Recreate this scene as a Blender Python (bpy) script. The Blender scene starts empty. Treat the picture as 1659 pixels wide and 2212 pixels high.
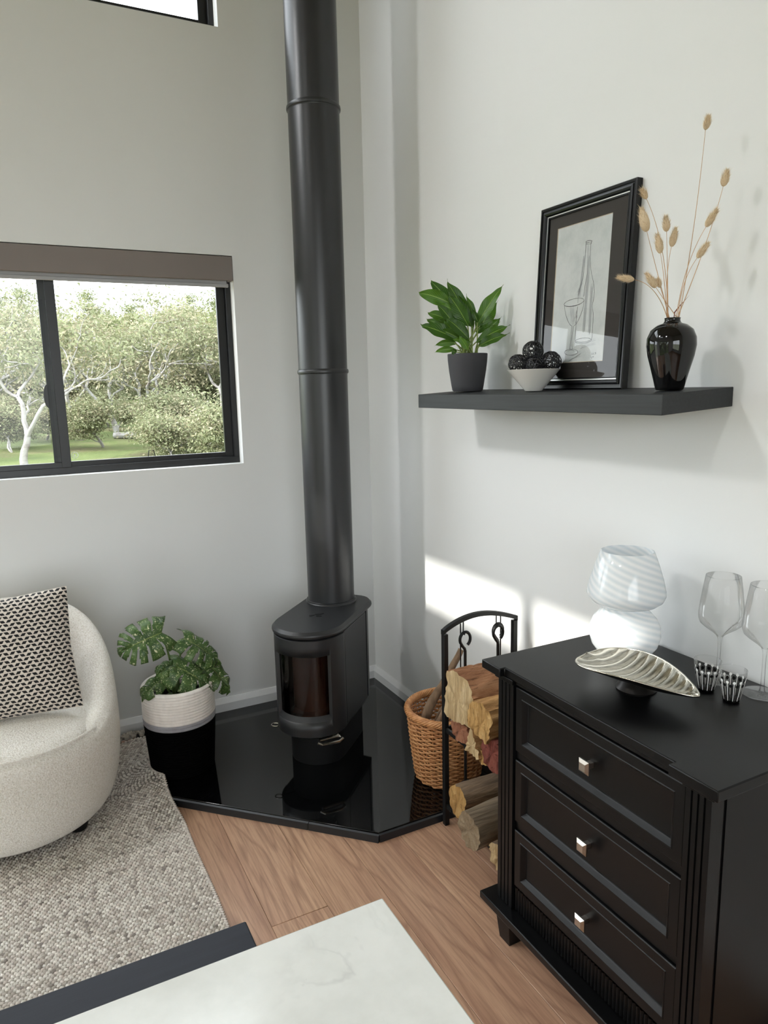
import bpy, bmesh, math, random
from mathutils import Vector, Matrix, Quaternion, noise
R = random.Random(7)
PI = math.pi
scene = bpy.context.scene
COL = scene.collection

# ------------------------------------------------------------------ camera
cam_d = bpy.data.cameras.new('camera')
cam = bpy.data.objects.new('camera', cam_d); COL.objects.link(cam)
cam_d.sensor_fit = 'VERTICAL'; cam_d.sensor_height = 24.0; cam_d.sensor_width = 18.0
cam_d.lens = 24.0 * 1544.18 / 2212
cam_d.clip_start = 0.02; cam_d.clip_end = 500
right = Vector((0.88924864, -0.45687253, -0.02245768))
down = Vector((-0.09891331, -0.14412468, -0.98460359))
fwd = Vector((0.44660163, 0.87777877, -0.17335345))
m = Matrix((right, -down, -fwd)).transposed().to_4x4()
m.translation = Vector((-1.5254, -3.1327, 1.5))
cam.matrix_world = m
scene.camera = cam

# ------------------------------------------------------------------ light
def srgb(r, g, b):
    f = lambda c: (c / 255 / 12.92) if c / 255 <= 0.04045 else ((c / 255 + 0.055) / 1.055) ** 2.4
    return (f(r), f(g), f(b), 1.0)

world = bpy.data.worlds.new('world'); scene.world = world; world.use_nodes = True
bg = world.node_tree.nodes['Background']
bg.inputs[0].default_value = (0.90, 0.95, 1.0, 1); bg.inputs[1].default_value = 6.0

def aim(o, d):
    o.rotation_euler = Vector(d).to_track_quat('-Z', 'Y').to_euler()
def sun(name, d, strength, angle, col=(1, .96, .9)):
    l = bpy.data.lights.new(name, 'SUN'); l.energy = strength; l.angle = math.radians(angle); l.color = col
    o = bpy.data.objects.new(name, l); COL.objects.link(o); o.location = (-12, 0, 12); aim(o, d); return o
def area(name, loc, d, sx, sy, power, col=(1, 1, 1), spread=180):
    l = bpy.data.lights.new(name, 'AREA'); l.shape = 'RECTANGLE'; l.size = sx; l.size_y = sy
    l.energy = power; l.color = col; l.spread = math.radians(spread)
    o = bpy.data.objects.new(name, l); COL.objects.link(o); o.location = loc; aim(o, d); return o
sun('sun', (1, -.06, -.68), 7.0, 0.8)
# daylight entering through the windows of the wall opposite the shelf and the side door; rear lamp is added fill
area('daylight_high_pane', (-4.16, -0.32, 4.10), (1, -.16, -.70), .30, .36, 8.8, (1, 1, 1), 75)
area('daylight_high_pane', (-4.16, -3.0, 3.95), (1, .27, -.75), .30, .36, 4, (1, 1, 1), 75)
area('daylight_doors', (-4.14, -2.5, 1.25), (1, 0, 0.0), 3.2, 2.0, 2, (.98, .98, 1))
area('fill_rear', (-2.6, -6.2, 1.5), (0, 1, -.06), 2.9, 2.1, 22, (1, .985, .965))  # fill lamp added to brighten the window wall and armchair, no known source
area('daylight_side_door', (-3.3, -.05, 1.2), (0.1, -1, -.05), 1.5, 2.0, 9, (.97, .985, 1))

scene.view_settings.view_transform = 'Standard'
scene.view_settings.look = 'None'
scene.view_settings.exposure = 0.10
scene.view_settings.gamma = 1.0
scene.view_settings.use_curve_mapping = False
try:
    scene.cycles.use_denoising = True
    scene.cycles.max_bounces = 10; scene.cycles.diffuse_bounces = 5; scene.cycles.transparent_max_bounces = 24
    scene.cycles.caustics_reflective = False; scene.cycles.caustics_refractive = False
    scene.cycles.sample_clamp_indirect = 4.0
except Exception:
    pass

# ------------------------------------------------------------------ materials
class NT:
    def __init__(s, name):
        s.m = bpy.data.materials.new(name); s.m.use_nodes = True
        s.t = s.m.node_tree; s.t.nodes.clear()
        s.out = s.t.nodes.new('ShaderNodeOutputMaterial')
    def n(s, typ, **kw):
        nd = s.t.nodes.new(typ)
        for k, v in kw.items():
            if isinstance(k, str) and k.startswith('i_'):
                nd.inputs[k[2:].replace('_', ' ')].default_value = v
            else:
                setattr(nd, k, v)
        return nd
    def l(s, a, b): s.t.links.new(a, b)
    def math(s, op, a, b=None, c=None):
        nd = s.n('ShaderNodeMath', operation=op)
        for i, v in enumerate((a, b, c)):
            if v is None: continue
            if isinstance(v, (int, float)): nd.inputs[i].default_value = v
            else: s.l(v, nd.inputs[i])
        return nd.outputs[0]
    def mix(s, fac, a, b):
        nd = s.n('ShaderNodeMix', data_type='RGBA')
        for i, v in ((0, fac), (6, a), (7, b)):
            if isinstance(v, (int, float)): nd.inputs[i].default_value = v
            elif isinstance(v, tuple): nd.inputs[i].default_value = v
            else: s.l(v, nd.inputs[i])
        return nd.outputs[2]
    def ramp(s, fac, stops):
        nd = s.n('ShaderNodeValToRGB'); cr = nd.color_ramp
        while len(cr.elements) < len(stops): cr.elements.new(0.5)
        for e, (p, c) in zip(cr.elements, stops):
            e.position = p; e.color = c
        s.l(fac, nd.inputs[0]); return nd.outputs[0]
    def coord(s, kind='Object', scale=(1, 1, 1), rot=(0, 0, 0), rand=0.0):
        tc = s.n('ShaderNodeTexCoord'); v = tc.outputs[kind]
        if rand:
            oi = s.n('ShaderNodeObjectInfo')
            a = s.n('ShaderNodeVectorMath', operation='ADD'); s.l(v, a.inputs[0])
            cm = s.n('ShaderNodeCombineXYZ'); r = s.math('MULTIPLY', oi.outputs['Random'], rand)
            s.l(r, cm.inputs[0]); s.l(r, cm.inputs[1]); s.l(r, cm.inputs[2]); s.l(cm.outputs[0], a.inputs[1]); v = a.outputs[0]
        mp = s.n('ShaderNodeMapping'); s.l(v, mp.inputs[0])
        mp.inputs['Scale'].default_value = scale; mp.inputs['Rotation'].default_value = rot
        return mp.outputs[0]
    def noise(s, vec, scale=5, detail=4, rough=.5, dist=0):
        nd = s.n('ShaderNodeTexNoise'); s.l(vec, nd.inputs['Vector'])
        nd.inputs['Scale'].default_value = scale; nd.inputs['Detail'].default_value = detail
        nd.inputs['Roughness'].default_value = rough; nd.inputs['Distortion'].default_value = dist
        return nd.outputs['Fac']
    def bsdf(s, col, rough=.5, metal=0, spec=.5, coat=0, sheen=0, bump=None, bstr=.3, bdist=.005, trans=0):
        p = s.n('ShaderNodeBsdfPrincipled')
        for nm, v in (('Base Color', col), ('Roughness', rough), ('Metallic', metal), ('Specular IOR Level', spec),
                      ('Coat Weight', coat), ('Sheen Weight', sheen), ('Transmission Weight', trans)):
            if isinstance(v, (int, float, tuple)): p.inputs[nm].default_value = v
            else: s.l(v, p.inputs[nm])
        if bump is not None:
            b = s.n('ShaderNodeBump'); b.inputs['Strength'].default_value = bstr; b.inputs['Distance'].default_value = bdist
            s.l(bump, b.inputs['Height']); s.l(b.outputs[0], p.inputs['Normal'])
        return p
    def done(s, sh):
        s.l(sh if not hasattr(sh, 'outputs') else sh.outputs[0], s.out.inputs[0]); return s.m

def simple(name, rgb, rough=.5, metal=0, var=.12, scale=8, bump=0, bscale=150, stretch=(1, 1, 1), spec=.5, coat=0, sheen=0, bdist=.002):
    t = NT(name); v = t.coord('Object', stretch)
    c = srgb(*rgb); nz = t.noise(v, scale, 5, .55)
    dk = tuple(x * (1 - var) for x in c[:3]) + (1,); lt = tuple(min(1, x * (1 + var)) for x in c[:3]) + (1,)
    col = t.ramp(nz, [(.3, dk), (.7, lt)])
    b = t.noise(v, bscale, 3, .6) if bump else None
    return t.done(t.bsdf(col, rough, metal, spec, coat, sheen, b, bump, bdist))

M = {}
M['wall'] = simple('wall_paint', (224, 225, 224), .75, var=.012, scale=1.2, bump=.04, bscale=260)
M['ceil'] = simple('ceiling_paint', (196, 190, 180), .8, var=.01)
M['trim'] = simple('trim_paint', (226, 227, 228), .4, var=.02)
M['black_steel'] = simple('black_stove_steel', (33, 34, 36), .42, var=.08, scale=14, bump=.05, bscale=700)
M['flue'] = simple('black_flue_paint', (38, 39, 41), .34, var=.06, scale=5, bump=.04, bscale=600)
M['black_metal'] = simple('black_powdercoat', (18, 18, 19), .45, var=.1, spec=.35)
M['window_alu'] = simple('black_window_aluminium', (14, 15, 17), .35, var=.08)
M['granite'] = simple('polished_black_granite', (10, 11, 12), .045, var=.25, scale=160, spec=.6)
M['edge_black'] = simple('black_edge_strip', (28, 30, 34), .3, var=.1)
M['dresser'] = simple('black_satin_paint', (8, 8, 9), .33, var=.15, scale=4, bump=.02, bscale=300, spec=.26)
M['nickel'] = simple('brushed_nickel', (190, 182, 172), .28, 1, var=.05, scale=40, stretch=(1, 1, 12))
M['steel'] = simple('bright_steel', (190, 186, 178), .22, 1, var=.05)
M['soil'] = simple('soil', (38, 28, 22), .95, var=.4, scale=60, bump=.6, bscale=90)
M['rope_white'] = simple('white_cotton_rope', (242, 236, 230), .9, var=.06, scale=50, bump=.6, bscale=330, stretch=(1, 1, .5), sheen=.2)
M['rope_grey'] = simple('grey_cotton_rope', (158, 157, 163), .9, var=.08, scale=50, bump=.6, bscale=330, sheen=.2)
M['rope_black'] = simple('black_cotton_rope', (5, 5, 5), .98, var=.1, scale=50, bump=.5, bscale=330, spec=.05)
M['plinth'] = simple('matte_black_plinth', (14, 14, 15), .6, spec=.25)
M['plastic_black'] = simple('black_plastic', (16, 16, 16), .5)
M['grey_pot'] = simple('matte_charcoal_pot', (62, 62, 66), .8, var=.04, bump=.08, bscale=500)
M['ceramic'] = simple('white_ceramic', (232, 229, 224), .25, var=.02, coat=.3)
M['vine'] = simple('black_vine', (12, 12, 18), .33, var=.3, scale=60, spec=.6)
M['vase'] = simple('glossy_black_vase', (4, 4, 5), .03, var=.05, spec=.5, coat=.0)
M['frame'] = simple('black_frame_lacquer', (9, 10, 13), .27, var=.08, spec=.35)
M['mat_board'] = simple('charcoal_mat_board', (64, 60, 57), .85, var=.03)
M['bevel'] = simple('mat_bevel_core', (226, 214, 190), .8, var=.02)
M['silver_fillet'] = simple('silver_fillet', (232, 232, 230), .3, .6, var=.02)
M['pencil'] = simple('graphite_line', (84, 84, 90), .7, var=.25, scale=80)
M['pencil_soft'] = simple('graphite_soft', (196, 200, 202), .8, var=.05, scale=80)
M['stalk'] = simple('dry_stalk', (188, 150, 112), .7, var=.2, scale=30)
M['blade'] = simple('dry_red_blade', (124, 72, 62), .7, var=.2, scale=30)
M['pelmet'] = simple('taupe_pelmet', (122, 113, 108), .6, var=.02)
M['blind'] = simple('grey_blind_fabric', (170, 170, 172), .7, var=.03, bump=.1, bscale=900)
M['bench'] = simple('blue_black_stained_timber', (36, 39, 48), .6, var=.12, scale=6, stretch=(1, 12, 12), bump=.08, bscale=40, spec=.3)
M['shelf'] = simple('black_stained_oak', (30, 33, 35), .55, var=.3, scale=9, stretch=(12, .6, 14), bump=.25, bscale=14, bdist=.001)
M['firebrick'] = simple('fire_brick', (92, 46, 36), .9, var=.4, scale=9, bump=.3, bscale=40)
M['bark_dark'] = simple('weathered_bark', (116, 96, 76), .95, var=.62, scale=26, stretch=(.2, 2.4, 2.4), bump=1, bscale=30, bdist=.008)
M['bark_grey'] = simple('grey_bark', (122, 106, 86), .95, var=.5, scale=28, stretch=(.16, 2.6, 2.6), bump=1, bscale=34, bdist=.007)
M['stick'] = simple('driftwood_stick', (118, 96, 76), .95, var=.45, scale=22, stretch=(2, 2, .6), bump=1, bscale=40, bdist=.005)
M['door_white'] = M['trim']

def mk_marble():
    t = NT('white_veined_stone'); v = t.coord('Object')
    w = t.noise(v, 2.2, 6, .6, .8)
    vein = t.math('ABSOLUTE', t.math('SUBTRACT', w, .5))
    vm = t.ramp(vein, [(0, (1, 1, 1, 1)), (.012, (0, 0, 0, 1))])
    blot = t.noise(v, 9, 5, .6)
    vm2 = t.math('MULTIPLY', vm, t.ramp(t.noise(v, 3, 2), [(.5, (0, 0, 0, 1)), (.7, (1, 1, 1, 1))]))
    base = t.ramp(blot, [(.3, srgb(228, 229, 224)), (.55, srgb(239, 240, 236)), (.75, srgb(244, 245, 241))])
    sp = t.ramp(t.noise(v, 30, 4, .7), [(.24, (1, 1, 1, 1)), (.31, (0, 0, 0, 1))])
    col = t.mix(t.math('MULTIPLY', vm2, .38), base, srgb(158, 160, 158))
    col = t.mix(t.math('MULTIPLY', sp, .18), col, srgb(150, 150, 140))
    return t.done(t.bsdf(col, .14, spec=.45))
M['marble'] = mk_marble()

def mk_floor():
    t = NT('spotted_gum_planks'); v = t.coord('Object', (1, 1, 1), (0, 0, 0), 37.0)
    mp = t.n('ShaderNodeMapping'); t.l(v, mp.inputs[0]); mp.inputs['Scale'].default_value = (1, .13, 1)
    n1 = t.noise(mp.outputs[0], 5.0, 2, .5, .6)
    rings = t.math('FRACT', t.math('MULTIPLY', n1, 13.0))
    rings = t.ramp(rings, [(0, (0, 0, 0, 1)), (.12, (.75, .75, .75, 1)), (.8, (1, 1, 1, 1)), (1, (0, 0, 0, 1))])
    mp2 = t.n('ShaderNodeMapping'); t.l(v, mp2.inputs[0]); mp2.inputs['Scale'].default_value = (1, .035, 1)
    fine = t.noise(mp2.outputs[0], 130, 4, .7)
    broad = t.noise(mp.outputs[0], 9, 3, .5)
    oi = t.n('ShaderNodeObjectInfo')
    base = t.mix(oi.outputs['Random'], srgb(180, 140, 114), srgb(198, 158, 130))
    base = t.mix(t.ramp(broad, [(.35, (0, 0, 0, 1)), (.68, (1, 1, 1, 1))]), base, srgb(204, 166, 136))
    col = t.mix(t.math('MULTIPLY', t.math('SUBTRACT', 1.0, rings), .5), base, srgb(130, 92, 74))
    col = t.mix(t.math('MULTIPLY', t.ramp(fine, [(.42, (0, 0, 0, 1)), (.70, (1, 1, 1, 1))]), .6), col, srgb(128, 92, 74))
    return t.done(t.bsdf(col, .36, spec=.4, bump=fine, bstr=.12, bdist=.001))
M['floor'] = mk_floor()

def mk_boucle():
    t = NT('cream_boucle'); v = t.coord('Object')
    vo = t.n('ShaderNodeTexVoronoi'); t.l(v, vo.inputs['Vector']); vo.inputs['Scale'].default_value = 150
    nz = t.noise(v, 230, 4, .7)
    h = t.math('ADD', t.math('MULTIPLY', vo.outputs['Distance'], -1.1), nz)
    col = t.ramp(nz, [(.3, srgb(206, 198, 184)), (.5, srgb(240, 235, 226)), (.68, srgb(252, 250, 245))])
    return t.done(t.bsdf(col, .95, sheen=.25, bump=h, bstr=.6, bdist=.004))
M['boucle'] = mk_boucle()

def mk_col(name, rough=.8, sheen=0, trans=0.0, spec=.3):
    t = NT(name); a = t.n('ShaderNodeAttribute', attribute_name='Col')
    p = t.bsdf(a.outputs['Color'], rough, sheen=sheen, spec=spec)
    if trans:
        tr = t.n('ShaderNodeBsdfTranslucent'); t.l(a.outputs['Color'], tr.inputs[0])
        mx = t.n('ShaderNodeMixShader'); mx.inputs[0].default_value = trans
        t.l(p.outputs[0], mx.inputs[1]); t.l(tr.outputs[0], mx.inputs[2]); return t.done(mx)
    return t.done(p)
M['wool'] = mk_col('wool_loops', .95, .2)
M['gum_leaf'] = mk_col('gum_leaf', .6, 0, .3)
M['fuzz'] = mk_col('seed_fuzz', .9, .3, .35)
M['rug_base'] = simple('rug_backing', (150, 142, 132), .95, var=.2, scale=80)
M['tassel'] = simple('wool_tassel', (150, 143, 132), .95, var=.2, scale=60, bump=.5, bscale=200)

def mk_pillow():
    t = NT('woven_cube_fabric'); tc = t.n('ShaderNodeTexCoord')
    sp = t.n('ShaderNodeSeparateXYZ'); t.l(tc.outputs['UV'], sp.inputs[0])
    u = t.math('MULTIPLY', sp.outputs[0], 24.0); v = t.math('MULTIPLY', sp.outputs[1], 31.0)
    rv = t.math('FLOOR', v); ru = t.math('FLOOR', u)
    par = t.math('MODULO', rv, 2.0)
    u2 = t.math('ADD', u, t.math('MULTIPLY', par, .5))
    fu = t.math('SUBTRACT', t.math('FRACT', u2), .5); fv = t.math('SUBTRACT', t.math('FRACT', v), .5)
    sgn = t.math('SUBTRACT', t.math('MULTIPLY', t.math('MODULO', t.math('ADD', t.math('FLOOR', u2), rv), 2.0), 2.0), 1.0)
    sh = t.math('ADD', fu, t.math('MULTIPLY', t.math('MULTIPLY', fv, .45), sgn))
    inu = t.math('LESS_THAN', t.math('ABSOLUTE', sh), .32); inv = t.math('LESS_THAN', t.math('ABSOLUTE', fv), .34)
    msk = t.math('MULTIPLY', inu, inv)
    nz = t.noise(tc.outputs['UV'], 190, 3, .7)
    cream = t.ramp(nz, [(.3, srgb(186, 172, 160)), (.7, srgb(232, 224, 214))])
    col = t.mix(msk, cream, srgb(14, 13, 15))
    h = t.math('ADD', t.math('MULTIPLY', msk, -.6), t.math('MULTIPLY', nz, .5))
    return t.done(t.bsdf(col, .92, sheen=.1, bump=h, bstr=.5, bdist=.003))
M['pillow'] = mk_pillow()

def mk_monstera():
    t = NT('variegated_leaf'); tc = t.n('ShaderNodeTexCoord')
    mp = t.n('ShaderNodeMapping'); t.l(tc.outputs['UV'], mp.inputs[0]); mp.inputs['Scale'].default_value = (2.2, 1, 1)
    ob = t.coord('Object')
    n1 = t.noise(mp.outputs[0], 9, 5, .65, .3); n2 = t.noise(ob, 150, 3, .7); n3 = t.noise(ob, 26, 3, .6)
    g = t.ramp(n3, [(.3, srgb(48, 74, 36)), (.55, srgb(74, 102, 52)), (.8, srgb(106, 132, 74))])
    m1 = t.ramp(n1, [(.61, (0, 0, 0, 1)), (.64, (1, 1, 1, 1))]); m2 = t.ramp(n2, [(.60, (0, 0, 0, 1)), (.65, (.85, .85, .85, 1))])
    col = t.mix(m2, t.mix(m1, g, srgb(222, 220, 184)), srgb(206, 214, 160))
    sp = t.n('ShaderNodeSeparateXYZ'); t.l(tc.outputs['UV'], sp.inputs[0])
    rib = t.math('LESS_THAN', t.math('ABSOLUTE', t.math('SUBTRACT', sp.outputs[1], .5)), .012)
    col = t.mix(t.math('MULTIPLY', rib, .6), col, srgb(150, 166, 96))
    p = t.bsdf(col, .4, spec=.4)
    tr = t.n('ShaderNodeBsdfTranslucent'); t.l(col, tr.inputs[0])
    mx = t.n('ShaderNodeMixShader'); mx.inputs[0].default_value = .15
    t.l(p.outputs[0], mx.inputs[1]); t.l(tr.outputs[0], mx.inputs[2]); return t.done(mx)
M['monstera'] = mk_monstera()
M['petiole'] = simple('green_petiole', (86, 108, 54), .5, var=.2, scale=20)

def mk_lily():
    t = NT('peace_lily_leaf'); tc = t.n('ShaderNodeTexCoord'); oi = t.n('ShaderNodeObjectInfo')
    sp = t.n('ShaderNodeSeparateXYZ'); t.l(tc.outputs['UV'], sp.inputs[0])
    side = t.math('ABSOLUTE', t.math('SUBTRACT', sp.outputs[1], .5))
    veins = t.math('SINE', t.math('MULTIPLY', t.math('SUBTRACT', sp.outputs[0], t.math('MULTIPLY', side, .6)), 75.0))
    g = t.mix(oi.outputs['Random'], srgb(44, 86, 18), srgb(90, 138, 34))
    nz = t.noise(tc.outputs['Object'], 30, 3, .6)
    g = t.mix(t.math('MULTIPLY', nz, .45), g, srgb(30, 62, 14))
    col = t.mix(t.math('MULTIPLY', t.math('MAXIMUM', veins, 0.0), .14), g, srgb(150, 184, 84))
    col = t.mix(t.math('MULTIPLY', t.math('LESS_THAN', side, .03), .55), col, srgb(156, 190, 92))
    p = t.bsdf(col, .35, spec=.45, bump=veins, bstr=.15, bdist=.001)
    tr = t.n('ShaderNodeBsdfTranslucent'); t.l(col, tr.inputs[0])
    mx = t.n('ShaderNodeMixShader'); mx.inputs[0].default_value = .3
    t.l(p.outputs[0], mx.inputs[1]); t.l(tr.outputs[0], mx.inputs[2]); return t.done(mx)
M['lily'] = mk_lily()
M['lily_stem'] = simple('pale_green_stem', (142, 160, 84), .5, var=.15, scale=20)

def mk_wicker():
    t = NT('honey_wicker'); v = t.coord('Object'); oi = t.n('ShaderNodeObjectInfo')
    nz = t.noise(v, 45, 4, .65)
    col = t.ramp(nz, [(.25, srgb(146, 92, 52)), (.5, srgb(196, 142, 94)), (.75, srgb(218, 172, 124))])
    col = t.mix(t.math('MULTIPLY', oi.outputs['Random'], .35), col, srgb(178, 118, 70))
    return t.done(t.bsdf(col, .5, spec=.4))
M['wicker'] = mk_wicker()

def mk_wood_cut(name, c1, c2, c3, stretch=(1, 1, 1), crack=.72):
    t = NT(name); v = t.coord('Object', stretch)
    nz = t.noise(v, 46, 6, .72, .6); nb = t.noise(v, 11, 4, .65, .4)
    col = t.ramp(nb, [(.3, srgb(*c1)), (.52, srgb(*c2)), (.75, srgb(*c3))])
    cr = t.ramp(nz, [(.34, (1, 1, 1, 1)), (.47, (0, 0, 0, 1))]); hi = t.ramp(nz, [(.56, (0, 0, 0, 1)), (.68, (1, 1, 1, 1))])
    col = t.mix(t.math('MULTIPLY', cr, crack), col, srgb(int(c1[0] * .5), int(c1[1] * .45), int(c1[2] * .4)))
    col = t.mix(t.math('MULTIPLY', hi, .4), col, srgb(min(255, c3[0] + 18), min(255, c3[1] + 20), min(255, c3[2] + 22)))
    h = t.math('ADD', nz, nb)
    return t.done(t.bsdf(col, .9, bump=h, bstr=1.0, bdist=.008, spec=.2))
FIB = (.22, 1.3, 1.3)
M['cut_pale'] = mk_wood_cut('pale_split_face', (168, 140, 100), (196, 170, 128), (214, 192, 154), (1, 2.2, .35), .4)
M['cut_yellow'] = mk_wood_cut('yellow_split_face', (140, 102, 58), (188, 148, 92), (212, 180, 126), (1, 1.6, .5))
M['cut_red'] = mk_wood_cut('red_heartwood', (116, 72, 54), (148, 100, 76), (168, 122, 94), (1, 1.5, .6))
M['cut_darkred'] = mk_wood_cut('dark_red_heartwood', (96, 50, 44), (124, 68, 58), (144, 90, 74), (1, 1.5, .6))
M['cut_grey'] = mk_wood_cut('grey_sawn_end', (116, 100, 80), (144, 126, 102), (162, 146, 120), (1, 1, 1), .35)
M['split_orange'] = mk_wood_cut('orange_split_wood', (132, 88, 62), (172, 124, 90), (202, 160, 124), FIB)
M['split_yellow'] = mk_wood_cut('yellow_split_wood', (138, 98, 58), (184, 140, 90), (212, 176, 126), FIB)
M['split_red'] = mk_wood_cut('red_split_wood', (108, 68, 52), (138, 94, 74), (160, 116, 92), FIB)

def mk_lamp():
    t = NT('white_swirl_glass'); tc = t.n('ShaderNodeTexCoord'); sp = t.n('ShaderNodeSeparateXYZ'); t.l(tc.outputs['UV'], sp.inputs[0])
    s = t.math('SINE', t.math('ADD', t.math('MULTIPLY', sp.outputs[1], 360.0), t.math('MULTIPLY', sp.outputs[0], 6.2832 * 12)))
    col = t.mix(t.math('MULTIPLY', t.math('ADD', s, 1.0), .5), srgb(234, 239, 242), srgb(255, 255, 255))
    p = t.bsdf(col, .12, spec=.5, coat=.4)
    tr = t.n('ShaderNodeBsdfTranslucent'); t.l(col, tr.inputs[0])
    mx = t.n('ShaderNodeMixShader'); mx.inputs[0].default_value = .4
    t.l(p.outputs[0], mx.inputs[1]); t.l(tr.outputs[0], mx.inputs[2]); return t.done(mx)
M['lamp'] = mk_lamp()

def mk_glass(name, face, edge, refl=1.45, dots=False, refl_k=.9):
    t = NT(name); lw = t.n('ShaderNodeLayerWeight'); lw.inputs[0].default_value = .5
    f = t.math('POWER', lw.outputs['Facing'], 9.0)
    tr = t.n('ShaderNodeBsdfTransparent'); gl = t.n('ShaderNodeBsdfGlossy'); gl.inputs['Roughness'].default_value = .01
    fr = t.n('ShaderNodeFresnel'); fr.inputs[0].default_value = refl
    col = t.mix(f, face, edge)
    mx = t.n('ShaderNodeMixShader'); t.l(t.math('MULTIPLY', fr.outputs[0], refl_k), mx.inputs[0])
    if dots:
        tc = t.n('ShaderNodeTexCoord'); sp = t.n('ShaderNodeSeparateXYZ'); t.l(tc.outputs['UV'], sp.inputs[0])
        u = t.math('MULTIPLY', sp.outputs[0], 12.0); v = sp.outputs[1]
        grad = t.ramp(v, [(0, (.55, .54, .53, 1)), (.6, (.85, .84, .83, 1)), (.95, (.95, .95, .95, 1))])
        col = t.mix(.8, col, grad)
        col = grad
        def disc(du, vc, ru, rv):
            a = t.math('DIVIDE', t.math('SUBTRACT', t.math('FRACT', t.math('ADD', u, du)), .5), ru)
            b = t.math('DIVIDE', t.math('SUBTRACT', v, vc), rv)
            return t.math('LESS_THAN', t.math('ADD', t.math('MULTIPLY', a, a), t.math('MULTIPLY', b, b)), 1.0)
        w = disc(0, .70, .22, .048); k = disc(.5, .585, .26, .056)
        ln = t.math('MULTIPLY', t.math('LESS_THAN', t.math('ABSOLUTE', t.math('SUBTRACT', t.math('FRACT', u), .5)), .05),
                    t.math('MULTIPLY', t.math('LESS_THAN', v, .69), t.math('GREATER_THAN', v, .06)))
        wm = t.math('MAXIMUM', w, ln)
    t.l(col, tr.inputs[0]); t.l(tr.outputs[0], mx.inputs[1]); t.l(gl.outputs[0], mx.inputs[2])
    if not dots: return t.done(mx)
    d1 = t.n('ShaderNodeBsdfDiffuse'); d1.inputs[0].default_value = (.85, .85, .83, 1)
    d2 = t.n('ShaderNodeBsdfDiffuse'); d2.inputs[0].default_value = (.01, .01, .01, 1)
    m1 = t.n('ShaderNodeMixShader'); t.l(wm, m1.inputs[0]); t.l(mx.outputs[0], m1.inputs[1]); t.l(d1.outputs[0], m1.inputs[2])
    m2 = t.n('ShaderNodeMixShader'); t.l(k, m2.inputs[0]); t.l(m1.outputs[0], m2.inputs[1]); t.l(d2.outputs[0], m2.inputs[2])
    return t.done(m2)
M['glass'] = mk_glass('clear_glassware', (.985, .985, .985, 1), (.60, .61, .62, 1), 1.3, False, .6)
M['tumbler'] = mk_glass('smoked_dotted_glass', (.6, .6, .6, 1), (.2, .2, .2, 1), 1.3, True, .5)
M['pane'] = mk_glass('window_pane', (.96, .975, .97, 1), (.8, .85, .84, 1), 1.35)
M['pic_glass'] = mk_glass('picture_glass', (.98, .98, .98, 1), (.9, .9, .9, 1), 1.45)
M['stove_glass'] = mk_glass('smoked_stove_glass', (.30, .22, .19, 1), (.15, .1, .09, 1), 1.5)
def mk_frost():
    t = NT('added_frosted_pane'); tr = t.n('ShaderNodeBsdfTranslucent'); tr.inputs[0].default_value = (.5, .52, .52, 1)
    gl = t.n('ShaderNodeBsdfGlossy'); gl.inputs['Roughness'].default_value = .4
    mx = t.n('ShaderNodeMixShader'); mx.inputs[0].default_value = .06; t.l(tr.outputs[0], mx.inputs[1]); t.l(gl.outputs[0], mx.inputs[2]); return t.done(mx)
M['frosted'] = mk_frost()
M['pane_mark'] = simple('etched_mark', (225, 228, 226), .6, var=.02)

def mk_leafdish():
    t = NT('hammered_silver'); v = t.coord('Object', (6, 60, 6))
    nz = t.noise(v, 10, 4, .6)
    col = t.ramp(nz, [(.3, srgb(176, 170, 156)), (.7, srgb(222, 218, 206))])
    return t.done(t.bsdf(col, .27, 1, bump=nz, bstr=.2, bdist=.001))
M['silver'] = mk_leafdish()
M['silver_rim'] = simple('polished_silver_rim', (205, 200, 186), .2, 1, var=.05)
M['dark_under'] = simple('dark_bronze_underside', (30, 27, 25), .35, .6, var=.15)
def mk_paper():
    t = NT('drawing_paper'); v = t.coord('Object')
    nz = t.noise(v, 14, 5, .65); fine = t.noise(v, 260, 3, .7)
    col = t.ramp(nz, [(.3, srgb(222, 228, 226)), (.55, srgb(238, 242, 240)), (.8, srgb(244, 247, 245))])
    col = t.mix(t.math('MULTIPLY', fine, .12), col, srgb(150, 156, 156))
    return t.done(t.bsdf(col, .85))
M['paper'] = mk_paper()
def mk_grass():
    t = NT('paddock_grass'); v = t.coord('Object')
    col = t.ramp(t.noise(v, .35, 6, .65), [(.3, srgb(70, 84, 40)), (.5, srgb(88, 100, 50)), (.6, srgb(98, 98, 62)), (.75, srgb(106, 94, 74))])
    return t.done(t.bsdf(col, .95, bump=t.noise(v, 8, 4, .7), bstr=.6, bdist=.1))
M['grass'] = mk_grass()
def mk_gumbark():
    t = NT('pale_gum_bark'); v = t.coord('Object'); oi = t.n('ShaderNodeObjectInfo')
    col = t.ramp(t.noise(v, 2.2, 5, .6), [(.30, srgb(106, 96, 90)), (.46, srgb(160, 156, 152)), (.7, srgb(186, 184, 182))])
    col = t.mix(t.math('MULTIPLY', oi.outputs['Random'], .35), col, srgb(70, 60, 54))
    return t.done(t.bsdf(col, .9, bump=t.noise(v, 12, 4, .6), bstr=.5, bdist=.03))
M['gum_bark'] = mk_gumbark()

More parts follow.
